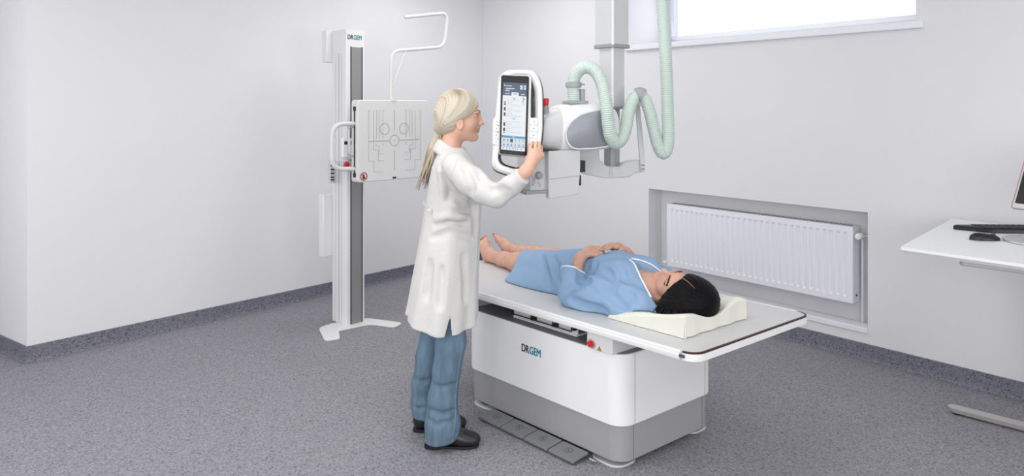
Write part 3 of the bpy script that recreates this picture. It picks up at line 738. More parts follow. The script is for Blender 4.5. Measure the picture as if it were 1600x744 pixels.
# key pads beside the screen
for (x0, x1, xb0, xb1, nk) in ((771.5, 780.5, 770.5, 779.5, 4), (827.5, 841, 826, 839.5, 4)):
    m = MB(); q = tpoly(((x0, 183), (x1, 184.5), (xb1, 228), (xb0, 226.5)), .004, .012); m.prism(q, -tp*.02); kp = obj('key_pad', m, M['white2'], pan, bevel=.002)
    for k in range(nk):
        t0_, t1_ = (k+.08)/nk, (k+.9)/nk
        a0, a1 = x0+(xb0-x0)*t0_, x0+(xb0-x0)*t1_
        wd = x1-x0
        y0_, y1_ = 185+42*t0_, 185+42*t1_
        m = MB(); q = tpoly(((a0+1, y0_), (a0+wd-1, y0_+1.2), (a1+wd-1, y1_+1.2), (a1+1, y1_)), .0042, .005); m.prism(q, tp*.0035)
        kk = obj('key', m, M['white'], kp, bevel=.0012)
        m = MB(); q = tpoly(((a0+wd*.42, y0_+3.6), (a0+wd*.62, y0_+3.8), (a0+wd*.62, y0_+5.6), (a0+wd*.42, y0_+5.4)), .0079); m.prism(q, tp*.0004); obj('key_mark', m, M['line'], kk)
# arm that carries the panel on the housing
m = MB(); a = TP.px(812, 205, -.04); b = hax(862)+ZV*.0; m.tube([a, b], .045, 20); obj('panel_mount', m, M['lgray'], tub)
# ------------------------------------------------------------------ desk at the right edge
DZ = .955
dk0 = FL(1406, 386, DZ); dkb = FL(1487, 342, DZ)
DL = (dkb-dk0); DLl = DL.length; DL.normalize()        # left edge, running to the wall
DR = Vector((950, -1100, 0)).normalized()              # front edge
def DK(a, b, z): return dk0+DR*a+DL*b+ZV*(z-DZ)
dsk = thing('office_desk', 'white height-adjustable desk at the right edge of the room', 'desk', DK(.6, .35, 0))
m = MB(); o2 = rrect(1.5, DLl, .012, 4)
m.loft([[DK(x, y, DZ) for x, y in o2], [DK(x, y, DZ-.012) for x, y in o2], [DK(x, y, DZ-.026) for x, y in inset(o2, .012, 1.5, DLl)]]); obj('desktop', m, M['desk'], dsk, smooth=30)
def dkfoot(px, py): return FL(px, py, .04)
f0 = FL(1476, 636, .032); fdir = (FL(1600, 668, .032)-f0).normalized(); fperp = Vector((-fdir.y, fdir.x, 0))
if fperp.y < 0: fperp = -fperp
m = MB(); o2 = [(x, y) for x, y in rrect(1.0, .078, .037, 8)]
m.loft([[f0+fdir*x+fperp*y+ZV*-.0 for x, y in inset(o2, .006, 1.0, .078)], [f0+fdir*x+fperp*y-ZV*.022 for x, y in inset(o2, .012, 1.0, .078)]][::-1]); ft = obj('foot', m, M['steel'], dsk, smooth=30)
for x in (.05, .95):
    m = MB(); m.cyl(f0+fdir*x+fperp*.039-ZV*.032, f0+fdir*x+fperp*.039-ZV*.021, .022); obj('foot_pad', m, M['black'], ft)
m = MB(); c = f0+fdir*((FL(1600, 668, .032)-f0).length+.16)+fperp*.039
m.box(c-fdir*.045-fperp*.028-ZV*.001, fdir*.09, fperp*.056, ZV*.55); obj('leg', m, M['steel'], dsk, bevel=.004)
m = MB(); m.box(c-fdir*.04-fperp*.023+ZV*.5, fdir*.08, fperp*.046, ZV*(DZ-.032-.06-.5)); obj('leg_insert', m, M['steel'], dsk, bevel=.003)
b0 = FL(1497, 410, DZ-.045); 
m = MB(); o2 = rrect(.9, .055, .026, 6); m.prism([b0+fdir*x+fperp*y-ZV*.012 for x, y in o2], (0, 0, .0265)); obj('support_beam', m, M['steel'], dsk, bevel=.003)
# keyboard, mouse, monitor
kb0 = FL(1488, 354.5, DZ+.012); KX = Vector((1, -.06, 0)).normalized(); KY = Vector((.06, 1, 0)).normalized()
kb = thing('keyboard', 'black computer keyboard behind the mouse on the white desk', 'keyboard', kb0+KX*.2-KY*.05-ZV*.011)
def KB(a, b, z): return Vector((kb0.x, kb0.y, DZ))+KX*a+KY*b+ZV*z
m = MB(); P = [(0, .0), (.02, -.022), (.12, -.105), (.45, -.115), (.45, .03), (.02, .012)]
P = round_poly([KB(x, y, .001) for x, y in P], .012)
m.loft([P, [p+ZV*.016 for p in P], [p+ZV*.021+((KB(.24, -.04, .001)-p)*.04) for p in P]]); obj('case', m, M['black'], kb)
for r in range(5):
    for k in range(12):
        a0 = .075+k*.031-(.0 if r < 3 else .012) + (4-r)*.0
        b0_ = -.093+r*.021
        if a0 < .07+max(0, (.0-b0_)-.03)*.55*.6: continue
        m = MB(); m.box(KB(a0, b0_, .0215), KX*.026, KY*.017, ZV*.004); obj('key', m, M['ink'], kb, bevel=.001)
mo_ = FL(1545, 377, DZ)
mx = KX; my = KY
ms = thing('computer_mouse', 'black computer mouse on the white desk in front of the keyboard', 'mouse', mo_+my*.03)
m = MB(); rings = []; n_ = 14
for i in range(n_+1):
    t = i/n_; a = -1+2*t; wv = math.sqrt(max(0.0004, 1-abs(a)**2.6)); hgt = (.036*(1-.35*t)*max(.05, 1-abs(a)**3.2)**.5)
    c = mo_+my*.03+mx*(a*.068); R = []
    for k in range(20):
        th = PI*k/19; R.append(c+my*(math.cos(th)*.031*wv)+ZV*(.0015+math.sin(th)**.8*hgt))
    rings.append(R)
m.loft(rings); obj('shell', m, M['black'], ms, smooth=60)
m = MB(); m.tube([mo_+my*.03+mx*.03+ZV*.030, mo_+my*.03+mx*.046+ZV*.026], .004, 10); obj('scroll_wheel', m, M['dgray'], ms)
mb_ = FL(1623, 379, DZ)
mn = thing('monitor', 'computer monitor on a round silver foot at the right picture edge', 'monitor', mb_)
m = MB(); m.lathe(mb_, ZV, [(.001, .136), (.004, .138), (.009, .136), (.012, .11), (.013, .0001)], 48); obj('foot', m, M['alu'], mn)
m = MB(); m.tube([mb_+ZV*.01+KY*.03, mb_+ZV*.14+KY*.04, mb_+ZV*.22+KY*.02], .018, 14); obj('neck', m, M['alu'], mn)
s1 = Vector((1, -.75, 0)).normalized()
s2 = Vector((.10, .12, 1)).normalized(); s2 = (s2-s1*s2.dot(s1)).normalized()
# lower left corner seen at 1580,324; leaning left edge leaves the frame at 1600,256
mY = mb_.y+.03
sA = W(1580.5, 324, mY); s1 = Vector((.4, -.9, 0)).normalized(); s2 = (ZV+Vector((.9, .4, 0)).normalized()*.46).normalized(); sn = s1.cross(s2).normalized()
if sn.dot(CAMPOS-sA) < 0: sn = -sn
def MN(a, b, d): return sA+s1*a+s2*b+sn*d
m = MB(); m.prism([MN(x, y, 0) for x, y in rrect(.52, .33, .006, 3)], -sn*.03); bz = obj('bezel', m, M['lgray'], mn, bevel=.003)
m = MB(); m.prism([MN(.010, .022, .0005), MN(.51, .022, .0005), MN(.51, .32, .0005), MN(.010, .32, .0005)], sn*.0015); obj('screen', m, M['black'], bz)
m = MB(); m.prism([MN(-.0025, 0, .001), MN(.0008, 0, .001), MN(.0008, .33, .001), MN(-.0025, .33, .001)], -sn*.028); obj('edge_strip', m, mat('fringe_tint', (186, 146, 140), .4), bz)  # strip added to colour in a lens fringe along the left edge
m = MB(); m.tube([MN(.20, .16, -.02), mb_+ZV*.22+KY*.02], .02, 12); obj('tilt_arm', m, M['alu'], mn)
# ------------------------------------------------------------------ people: bodies and clothes grown as smooth solids on a grid
def arange_multi(spans):                             # [(start, step), ..., (end, None)] -> uneven axis
    out = []
    for (a, s), (b, _) in zip(spans, spans[1:]):
        n = max(1, int(round((b-a)/s))); out += [a+(b-a)*i/n for i in range(n)]
    out.append(spans[-1][0]); return np.array(out, np.float32)
class Solid:
    def __init__(s, ax, ay, az, frame=None):
        s.A = [np.asarray(a, np.float32) for a in (ax, ay, az)]
        s.D = np.full([len(a) for a in s.A], 1.0, np.float32)
        s.fr = frame                                  # (origin, 3x3 with local axes as columns) or None
    def sl(s, lo, hi):
        S = []
        for a, l, h in zip(s.A, lo, hi):
            i, j = np.searchsorted(a, l), np.searchsorted(a, h); S.append(slice(max(0, i-1), min(len(a), j+1)))
        G = [s.A[0][S[0]][:, None, None], s.A[1][S[1]][None, :, None], s.A[2][S[2]][None, None, :]]
        return tuple(S), G
    def comb(s, S, d, k, op='+'):
        o = s.D[S]
        if o.size == 0: return
        if op == '+':
            h = np.maximum(k-np.abs(o-d), 0)/max(k, 1e-6); s.D[S] = np.minimum(o, d)-h*h*k*.25
        elif op == '-':
            d = -d; h = np.maximum(k-np.abs(o-d), 0)/max(k, 1e-6); s.D[S] = np.maximum(o, d)+h*h*k*.25
        elif op == '&':
            s.D[S] = np.maximum(o, d)
    def cap(s, a, b, ra, rb=None, k=.02, op='+'):
        rb = ra if rb is None else rb; a = np.array(a, np.float32); b = np.array(b, np.float32); r = max(ra, rb)+k+.01
        S, G = s.sl(np.minimum(a, b)-r, np.maximum(a, b)+r)
        s.comb(S, capd(G, a, b, ra, rb), k, op); return s
    def chain(s, pts, rs, k=.02, op='+'):
        for p, q, r0, r1 in zip(pts, pts[1:], rs, rs[1:]): s.cap(p, q, r0, r1, k, op)
        return s
    def ell(s, c, r, ax=None, k=.02, op='+'):
        c = np.array(c, np.float32); m = max(r)+k+.01; S, G = s.sl(c-m, c+m)
        s.comb(S, elld(G, c, r, ax), k, op); return s
    def fn(s, lo, hi, f, k=.01, op='+'):
        S, G = s.sl(np.array(lo), np.array(hi)); s.comb(S, f(*G).astype(np.float32), k, op); return s
    def local(s, p):
        if s.fr is None: return np.array(p)
        return s.fr[1].T@(np.array(p)-s.fr[0])
    def world(s, P):
        if s.fr is None: return P
        return P@s.fr[1].T+s.fr[0]
    def val(s, P):                                    # nearest-corner trilinear sampling, P: n x 3 local
        I = []; Wt = []
        for k in range(3):
            a = s.A[k]; i = np.clip(np.searchsorted(a, P[:, k])-1, 0, len(a)-2); I.append(i); Wt.append(np.clip((P[:, k]-a[i])/(a[i+1]-a[i]), 0, 1))
        v = 0
        for dx in (0, 1):
            for dy in (0, 1):
                for dz_ in (0, 1):
                    w_ = (Wt[0] if dx else 1-Wt[0])*(Wt[1] if dy else 1-Wt[1])*(Wt[2] if dz_ else 1-Wt[2])
                    v = v+w_*s.D[I[0]+dx, I[1]+dy, I[2]+dz_]
        return v
    def hit(s, px, py, off=0.0, t0=2.4, t1=5.2):      # first surface point met from the picture's viewpoint
        t = np.linspace(t0, t1, 2800); d = np.array(W(px, py, 1.0)-CAMPOS); P = np.array(CAMPOS)+d*t[:, None]
        if s.fr is not None: Q = (P-s.fr[0])@s.fr[1]
        else: Q = P
        lo = np.array([a[0] for a in s.A]); hi = np.array([a[-1] for a in s.A])
        ins = np.all((Q > lo) & (Q < hi), 1); v = np.where(ins, s.val(np.clip(Q, lo, hi)), 1)
        i = np.argmax(v < 0)
        if v[i] >= 0: return None
        p = P[i]-d/np.linalg.norm(d)*off; return Vector(p)
    def path(s, pts, off=0.0, step=2.0):
        out = []
        for a, b in zip(pts, pts[1:]):
            n = max(1, int(math.dist(a, b)/step))
            for i in range(n): out.append((a[0]+(b[0]-a[0])*i/n, a[1]+(b[1]-a[1])*i/n))
        out.append(pts[-1])
        P = [s.hit(x, y, off) for x, y in out]; return [p for p in P if p is not None]
    def crease(s, pts, r=.006, k=.02, op='-', off=0.0):
        P = [s.local(p) for p in s.path(pts, off, 6.0)]
        for a, b in zip(P, P[1:]):
            if np.linalg.norm(a-b) < .06: s.cap(a, b, r, r, k, op)
        return s
    def ztop(s, x, y):
        i = np.searchsorted(s.A[0], x); j = np.searchsorted(s.A[1], y); c = s.D[i, j]; w = np.where(c < 0)[0]
        return float(s.A[2][w[-1]]) if len(w) else None
    def mesh(s, relax=1):
        D = s.D; S = D < 0; n = D.shape
        c = np.zeros([k-1 for k in n], np.int8)
        for dx in (0, 1):
            for dy in (0, 1):
                for dz_ in (0, 1): c += S[dx:n[0]-1+dx, dy:n[1]-1+dy, dz_:n[2]-1+dz_]
        act = (c > 0) & (c < 8); I = np.argwhere(act); idx = np.full(c.shape, -1, np.int32); idx[act] = np.arange(len(I))
        acc = np.zeros((len(I), 3)); cnt = np.zeros(len(I))
        cor = [(0, 0, 0), (1, 0, 0), (0, 1, 0), (1, 1, 0), (0, 0, 1), (1, 0, 1), (0, 1, 1), (1, 1, 1)]
        for a in range(8):
            for ax in range(3):
                if cor[a][ax]: continue
                b = list(cor[a]); b[ax] = 1
                A_ = I+cor[a]; B_ = I+b; da = D[tuple(A_.T)]; db = D[tuple(B_.T)]; m = (da < 0) != (db < 0)
                t = np.where(m, da/np.where(m, da-db, 1), 0)
                P = np.stack([s.A[k][A_[:, k]] for k in range(3)], 1).astype(float)
                P[:, ax] += t*(s.A[ax][B_[:, ax]]-s.A[ax][A_[:, ax]]); acc[m] += P[m]; cnt[m] += 1
        V = acc/cnt[:, None]; Q = []
        for ax in range(3):
            u, v = [(1, 2), (2, 0), (0, 1)][ax]
            s0 = [slice(None)]*3; s1 = [slice(None)]*3; s0[ax] = slice(0, -1); s1[ax] = slice(1, None)
            E = S[tuple(s0)] != S[tuple(s1)]; J = np.argwhere(E); J = J[(J[:, u] > 0) & (J[:, v] > 0) & (J[:, u] < n[u]-1) & (J[:, v] < n[v]-1)]
            flip = S[tuple(J.T)]
            def cell(du, dv):
                K = J.copy(); K[:, u] -= du; K[:, v] -= dv; return idx[tuple(K.T)]
            q = np.stack([cell(1, 1), cell(0, 1), cell(0, 0), cell(1, 0)], 1); q[~flip] = q[~flip][:, ::-1]; Q.append(q)
        Q = np.concatenate(Q); Q = Q[(Q >= 0).all(1)]
        for _ in range(relax):
            ac = np.zeros_like(V); ct = np.zeros(len(V))
            for i in range(4):
                a, b = Q[:, i], Q[:, (i+1) % 4]
                np.add.at(ac, a, V[b]); np.add.at(ct, a, 1); np.add.at(ac, b, V[a]); np.add.at(ct, b, 1)
            V = V*.5+.5*ac/np.maximum(ct, 1)[:, None]
        return V, Q
def capd(G, a, b, ra, rb):
    ba = b-a; L = float(ba@ba)+1e-9
    px_, py_, pz_ = G[0]-a[0], G[1]-a[1], G[2]-a[2]
    t = np.clip((px_*ba[0]+py_*ba[1]+pz_*ba[2])/L, 0, 1)
    return np.sqrt((px_-t*ba[0])**2+(py_-t*ba[1])**2+(pz_-t*ba[2])**2)-(ra+(rb-ra)*t)
def elld(G, c, r, ax=None):
    p = [G[0]-c[0], G[1]-c[1], G[2]-c[2]]
    if ax is not None: p = [p[0]*a[0]+p[1]*a[1]+p[2]*a[2] for a in ax]
    k0 = np.sqrt(sum((q/w_)**2 for q, w_ in zip(p, r))); k1 = np.sqrt(sum((q/w_**2)**2 for q, w_ in zip(p, r)))+1e-9
    return k0*(k0-1)/k1
def sobj(name, sol, mats, parent, classify=None, relax=1, attr=None):
    V, Q = sol.mesh(relax); base = BASE[parent.name]
    Wd = sol.world(V)-np.array(base); me = bpy.data.meshes.new(name)
    me.from_pydata(Wd.tolist(), [], Q.tolist())
    for m in (mats if isinstance(mats, (list, tuple)) else [mats]): me.materials.append(m)
    if classify is not None:
        C = V[Q].mean(1); mi = classify(C).astype(np.int32); me.polygons.foreach_set('material_index', mi)
    me.polygons.foreach_set('use_smooth', np.ones(len(Q), bool))
    if attr is not None:
        a = me.attributes.new('streak', 'FLOAT', 'POINT'); a.data.foreach_set('value', attr(V).astype(np.float32))
    me.update()
    bm = bmesh.new(); bm.from_mesh(me); bmesh.ops.recalc_face_normals(bm, faces=bm.faces); bm.to_mesh(me); bm.free()
    o = bpy.data.objects.new(name, me); COL.objects.link(o); o.parent = parent; BASE[o.name] = base
    return o
def streak_mat(name, c0, c1, rough=.45, spec=.4):
    m = bpy.data.materials.new(name); m.use_nodes = True; nt = m.node_tree; b = nt.nodes['Principled BSDF']
    b.inputs['Roughness'].default_value = rough; b.inputs['Specular IOR Level'].default_value = spec
    a = nt.nodes.new('ShaderNodeAttribute'); a.attribute_name = 'streak'; r = nt.nodes.new('ShaderNodeValToRGB')
    r.color_ramp.elements[0].color = rgb(c0); r.color_ramp.elements[1].color = rgb(c1)
    nt.links.new(a.outputs['Fac'], r.inputs['Fac']); nt.links.new(r.outputs['Color'], b.inputs['Base Color']); return m
M['skin'] = mat('skin', (224,178,156), .5, sss=.12, spec=.35, var=.04, vscale=25)
M['skin2'] = mat('skin_warm', (206,160,140), .5, sss=.1, spec=.35, var=.05, vscale=25)
M['lips'] = mat('lips', (214,150,138), .4)
M['sclera'] = mat('eye_white', (225,222,218), .3)
M['iris'] = mat('eye_dark', (58,52,50), .3)
M['brow'] = mat('brow_brown', (138,108,84), .7)
M['browd'] = mat('brow_black', (48,36,34), .7)
M['nail'] = mat('nail_dark_red', (150,70,66), .35)
M['cloth'] = mat('white_cotton', (212,211,208), .85, spec=.15, bump=.25, bscale=55)
M['jeans'] = mat('blue_denim', (102,124,142), .9, spec=.1, bump=.25, bscale=260, var=.10, vscale=30, stretch=(1,1,.25))
M['leather'] = mat('black_leather', (30,31,33), .35)
M['sole'] = mat('black_sole', (20,20,21), .6)
M['gown'] = mat('blue_gown', (140,168,199), .85, spec=.12, bump=.2, bscale=60)
M['gtrim'] = mat('gown_trim', (236,240,244), .7)
# a head in its own frame: f forward, s sideways, u up; c centre, ax = world (or local) vectors of f,s,u, k scale
class Head:
    def __init__(h, c, ax, k): h.c = np.array(c, float); h.R = np.array(ax, float).T; h.k = k; h.ax = [np.array(a, float) for a in ax]
    def p(h, f, s, u): return h.c+h.R@np.array([f, s, u])*h.k
    def inv(h, P): return (P-h.c)@h.R/h.k
def build_head(S, h, neck_to, neck_r, jaw=1.0):
    k = h.k
    def E(f, s, u, r, kk=.02, op='+'): S.ell(h.p(f, s, u), [x*k for x in r], h.ax, kk*k, op)
    def Cp(a, b, ra, rb=None, kk=.02, op='+'): S.cap(h.p(*a), h.p(*b), ra*k, (ra if rb is None else rb)*k, kk*k, op)
    E(-.010, 0, .028, (.093, .072, .094))
    E(.036, 0, -.027, (.056, .055, .082), .03)
    for s in (-1, 1):
        Cp((.005, s*.046, -.068), (.060, s*.012, -.098), .016, .013, .03)
        E(.050, s*.032, -.036, (.028, .024, .026), .02)
        Cp((.082, s*.036, .018), (.088, s*.012, .022), .010, .010, .016)
    E(.074, 0, -.0975, (.013, .016, .013), .02)
    for s in (-1, 1): E(.097, s*.031, .004, (.016, .018, .011), .014, '-')
    for s in (-1, 1): E(.071, s*.031, .005, (.0135, .015, .0125), .003)
    Cp((.090, 0, .014), (.105, 0, -.030), .0065, .0085, .012); E(.1085, 0, -.0325, (.0085, .0085, .0075), .008)
    for s in (-1, 1): E(.098, s*.0115, -.037, (.010, .0065, .007), .006)
    Cp((.090, 0, -.050), (.091, 0, -.058), .008, .006, .012)
    for s in (-1, 1):
        Cp((.0905, s*.006, -.0590), (.079, s*.026, -.0585), .0050, .0028, .006)
        Cp((.0880, s*.004, -.0705), (.079, s*.024, -.0620), .0056, .0028, .006)
    for s in (-1, 1):
        E(.006, s*.070, -.036, (.017, .008, .028), .006); E(.009, s*.078, -.034, (.009, .005, .016), .004, '-')
    S.chain([h.p(-.014, 0, -.05)]+[np.array(q) for q in neck_to], neck_r, .03*k)
def head_classes(h, brow=1):                          # 0 skin 1 lips 2 eye white 3 dark 4 brow
    def f(L):
        m = np.zeros(len(L), int)
        def seg(a, b, r):
            a, b = np.array(a), np.array(b); ba = b-a; t = np.clip(((L-a)@ba)/(ba@ba), 0, 1); return np.linalg.norm(L-a-t[:, None]*ba, axis=1) < r
        for s in (-1, 1):
            m[seg((.0925, s*.002, -.0595), (.0800, s*.027, -.0585), .0052)] = 1
            m[seg((.0905, s*.002, -.0712), (.0800, s*.025, -.0625), .0058)] = 1
            e = L-np.array([.071, s*.031, .005]); near = (np.linalg.norm(e, axis=1) < .0175) & (e[:, 0] > .004) & (np.abs(e[:, 2]) < .0058) & (np.abs(e[:, 1]) < .0145)
            m[near] = 2; m[near & (np.linalg.norm(e[:, 1:], axis=1) < .0062)] = 3
            lid = (np.linalg.norm(e, axis=1) < .0185) & (e[:, 0] > .002) & (e[:, 2] >= .0046) & (e[:, 2] < .0082) & (np.abs(e[:, 1]) < .017); m[lid] = 3
            m[seg((.099, s*.013, .0225), (.088, s*.035, .029), .0046) | seg((.088, s*.035, .029), (.076, s*.047, .024), .0036)] = 4
        return m
    return f
def fingers(S, wrist, palm, kn, tips, r=.0085, thumb=None, k=.006, pip=None):
    """palm from wrist to four knuckles; each finger knuckle -> bend -> tip"""
    S.chain([wrist, palm], [.025, .024], .02)
    for q in kn: S.cap(palm, q, .017, .0125, .014); S.cap((np.array(wrist)*.5+np.array(palm)*.5), q, .014, .011, .014)
    for a, b in zip(kn, kn[1:]): S.cap(a, b, .0105, .0105, .008)
    for i, (q, p, t) in enumerate(zip(kn, pip, tips)):
        rr = r*(1.0, 1.05, 1.0, .88)[i]
        S.cap(q, p, rr*1.12, rr*1.02, k); S.cap(p, t, rr, rr*.80, k*.6)
    if thumb: S.chain(thumb, [.0135, .0105, .0085], .010)
# ------------------------------------------------------------------ standing woman
WY = 3.33
woman = thing('person', 'woman with blond ponytail in white coat and jeans touching the panel', 'person', Vector((-.30, WY, 0)))
def w3(px, py, Y): return np.array(W(px, py, Y))
HW = Head(w3(718, 182, WY), ((1, .03, 0), (-.03, 1, 0), (0, 0, 1)), 1.0)
bx = arange_multi([(-.60, .006), (-.40, .0028), (.20, None)])
by = arange_multi([(2.88, .0028), (3.10, .0045), (3.24, .0028), (3.42, .006), (3.60, None)])
bz = arange_multi([(.02, .010), (1.16, .0028), (1.66, None)])
B = Solid(bx, by, bz)
nb = w3(701, 236, WY); ch = w3(706, 285, WY)
build_head(B, HW, [nb, ch], [.050, .047, .075])
pel = w3(697, 415, WY)
B.cap(ch+np.array([0, -.05, 0]), ch+np.array([0, .05, 0]), .085, .085, .05); B.cap(ch, pel, .085, .10, .06)
rsh, lsh = w3(712, 268, 3.17), w3(712, 268, 3.47)
B.cap(nb+np.array([0,0,-.02]), rsh, .03, .03, .03); B.cap(nb+np.array([0,0,-.02]), lsh, .03, .03, .03)
def tp3(px, py, off): return np.array(TP.px(px, py, off))
wr = tp3(821, 268, .075)
elb = w3(774, 307, 3.025)
B.chain([rsh, elb, wr], [.030, .022, .0245], .03)
B.chain([lsh, w3(700, 330, 3.54), w3(722, 400, 3.53)], [.045, .036, .026], .03)
B.cap(w3(722, 400, 3.53), w3(727, 428, 3.52), .026, .016, .02)
for i in range(4): B.cap(w3(727, 424, 3.505+.011*i), w3(731+i, 444, 3.505+.011*i), .009, .007, .004)
kn = [tp3(829.5, 241, .050), tp3(835.5, 237, .054), tp3(841, 237.5, .050), tp3(845, 242.5, .042)]
pp = [tp3(828.6, 231, .046), tp3(836.8, 226.5, .045), tp3(842.8, 228, .040), tp3(846, 234, .032)]
tt = [tp3(831.4, 221.5, .018), tp3(839, 222, .018), tp3(843.6, 223, .018), tp3(846.2, 228.5, .016)]
fingers(B, wr, tp3(831.5, 252, .060), kn, tt, .0074, [tp3(825.5, 256, .052), tp3(824.5, 248, .035), tp3(827, 241, .020)], k=.003, pip=pp)
rh, lh = w3(700, 452, 3.24), w3(690, 452, 3.42)
B.chain([rh, w3(697, 575, 3.235), w3(690, 668, 3.235)], [.05, .045, .035], .03)
B.chain([lh, w3(668, 575, 3.40), w3(662, 650, 3.40)], [.05, .042, .034], .03)
B.cap(w3(690, 668, 3.235), w3(715, 683, 3.235), .03, .025, .02); B.cap(w3(660, 650, 3.40), w3(685, 662, 3.40), .03, .025, .02)
hc = head_classes(HW)
def cls(C):
    return hc(HW.inv(C))
body = sobj('body', B, [M['skin'], M['lips'], M['sclera'], M['iris'], M['brow']], woman, cls)
# hair: cap swept back to a tie, then the tail
tie = HW.p(-.092, 0, -.060)
Hh = Solid(np.arange(-.44, -.10, .0035), np.arange(3.18, 3.48, .0035), np.arange(1.36, 1.67, .0035))
Hh.ell(HW.p(-.011, 0, .033), (.1055, .0855, .1015), HW.ax, .02)
Hh.ell(HW.p(-.050, 0, -.010), (.062, .072, .075), HW.ax, .04)
Hh.cap(HW.p(-.06, 0, -.03), tie, .050, .020, .05)
poly = np.array([(.25, .085), (.100, .066), (.086, .045), (.066, .018), (.046, .0), (.022, -.012), (-.004, -.022), (-.012, -.052), (-.022, -.078), (-.06, -.092), (-.075, -.16), (.25, -.3)])
def poly_sd(x, y, P):
    d = np.full(np.broadcast(x, y).shape, 1e9); sgn = np.ones_like(d)
    n = len(P)
    for i in range(n):
        a, b = P[i], P[i-1]; ex, ey = b-a; wx, wy = x-a[0], y-a[1]
        t = np.clip((wx*ex+wy*ey)/(ex*ex+ey*ey), 0, 1); d = np.minimum(d, (wx-ex*t)**2+(wy-ey*t)**2)
        c1 = y >= a[1]; c2 = y < b[1]; c3 = ex*wy > ey*wx
        fl = (c1 & c2 & c3) | (~c1 & ~c2 & ~c3); sgn = np.where(fl, -sgn, sgn)
    return sgn*np.sqrt(d)
hG = [Hh.A[0][:, None, None], Hh.A[1][None, :, None], Hh.A[2][None, None, :]]
full = tuple(slice(None) for _ in range(3))
q = [hG[i]-HW.c[i] for i in range(3)]
lf = q[0]*HW.ax[0][0]+q[1]*HW.ax[0][1]+q[2]*HW.ax[0][2]; ls = q[0]*HW.ax[1][0]+q[1]*HW.ax[1][1]; lu = q[2]+0*q[0]
# locks: ridges that run from the hairline to the tie
ang = np.arctan2(lu+.060+.0*ls, np.abs(ls)*.9+.02)
tl = [HW.p(-.092, 0, -.060)[i] for i in range(3)]
rr_ = np.arctan2(lu+.060, lf+.092+1e-6)+np.abs(ls)*6
Hh.D += (.0003*np.sin(rr_*38)+.0007*np.sin(rr_*83+ls*30)).astype(np.float32)
Hh.comb(full, poly_sd(lf+np.zeros_like(lu), lu+np.zeros_like(lf), poly).astype(np.float32), .008, '-')
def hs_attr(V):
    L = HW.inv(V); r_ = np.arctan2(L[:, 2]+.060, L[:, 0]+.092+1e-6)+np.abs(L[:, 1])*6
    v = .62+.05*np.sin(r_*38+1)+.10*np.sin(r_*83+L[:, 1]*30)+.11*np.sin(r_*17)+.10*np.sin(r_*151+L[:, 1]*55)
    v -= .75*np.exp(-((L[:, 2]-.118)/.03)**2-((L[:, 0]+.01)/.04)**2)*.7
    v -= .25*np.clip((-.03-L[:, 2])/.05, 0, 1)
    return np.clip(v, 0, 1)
M['blond'] = streak_mat('blond_hair', (146,128,104), (226,218,200), .45)
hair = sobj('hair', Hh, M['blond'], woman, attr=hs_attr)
m = MB(); attrs = []
cl = [(687, 203), (683, 214), (679, 232), (674, 252), (667, 274), (660, 300)]
r2 = random.Random(3)
for k in range(95):
    th = r2.uniform(0, 2*PI); rad_ = math.sqrt(r2.random()); ln = r2.uniform(.80, 1.0) if k % 4 else r2.uniform(.6, .85); P = []; n_ = 12
    for i in range(n_+1):
        t = i/n_*ln*(len(cl)-1); j = min(int(t), len(cl)-2); f_ = t-j
        x, y = cl[j][0]+(cl[j+1][0]-cl[j][0])*f_, cl[j][1]+(cl[j+1][1]-cl[j][1])*f_
        u_ = i/n_; wd = (.006, .017, .031, .037, .035, .040)[j]*(1-f_)+(.017, .031, .037, .035, .040, .04)[j]*f_
        p = Vector(w3(x, y, WY-.0)); p += Vector((math.cos(th)*rad_*wd+.004*math.sin(u_*9+k), math.sin(th)*rad_*wd*.75, 0)); P.append(p)
    v0 = len(m.bm.verts); rs_ = r2.uniform(.0042, .0075)
    m.tube(P, lambda i: rs_*min(1, (n_-i)/n_*1.9+.08), 6); val = r2.uniform(.15, .95)
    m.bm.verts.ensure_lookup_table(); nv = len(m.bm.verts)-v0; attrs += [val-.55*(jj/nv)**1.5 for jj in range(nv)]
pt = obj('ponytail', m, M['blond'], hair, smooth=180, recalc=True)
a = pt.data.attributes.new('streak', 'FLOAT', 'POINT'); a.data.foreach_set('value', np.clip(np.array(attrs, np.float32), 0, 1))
m = MB(); tw = Vector(w3(687.5, 203.5, WY)); m.lathe(tw+Vector((-.004, 0, .007)), Vector((-.35, 0, -1)), [(0, .013), (.004, .0155), (.010, .0155), (.014, .013)], 16); obj('hair_tie', m, mat('hair_tie_blond', (196,182,152), .6), hair)
# coat
cX = arange_multi([(-.62, .005), (.14, None)]); cY = arange_multi([(2.93, .005), (3.70, None)]); cZ = arange_multi([(.48, .005), (1.47, None)]); cY = arange_multi([(2.84, .005), (3.70, None)])
Ct = Solid(cX, cY, cZ)
tabl = [  # y px, left px, right px, half depth
 (232, 690, 727, .060), (240, 684, 733, .105), (250, 679, 739, .150), (262, 675, 745, .178), (280, 671, 751, .180), (300, 668, 752.5, .172), (325, 664, 752, .165), (350, 660, 751, .165),
 (380, 655, 749.5, .180), (410, 650, 748.5, .195), (440, 645, 747.5, .205), (470, 640.5, 746.5, .215), (500, 635, 746, .222), (560, 628, 746, .23)]
tz = np.array([H-(t[0]-CY)*WY/F for t in tabl])[::-1]
tcx = np.array([((t[1]+t[2])/2-CX)*WY/F for t in tabl])[::-1]; tax = np.array([(t[2]-t[1])/2*WY/F for t in tabl])[::-1]; tby = np.array([t[3] for t in tabl])[::-1]
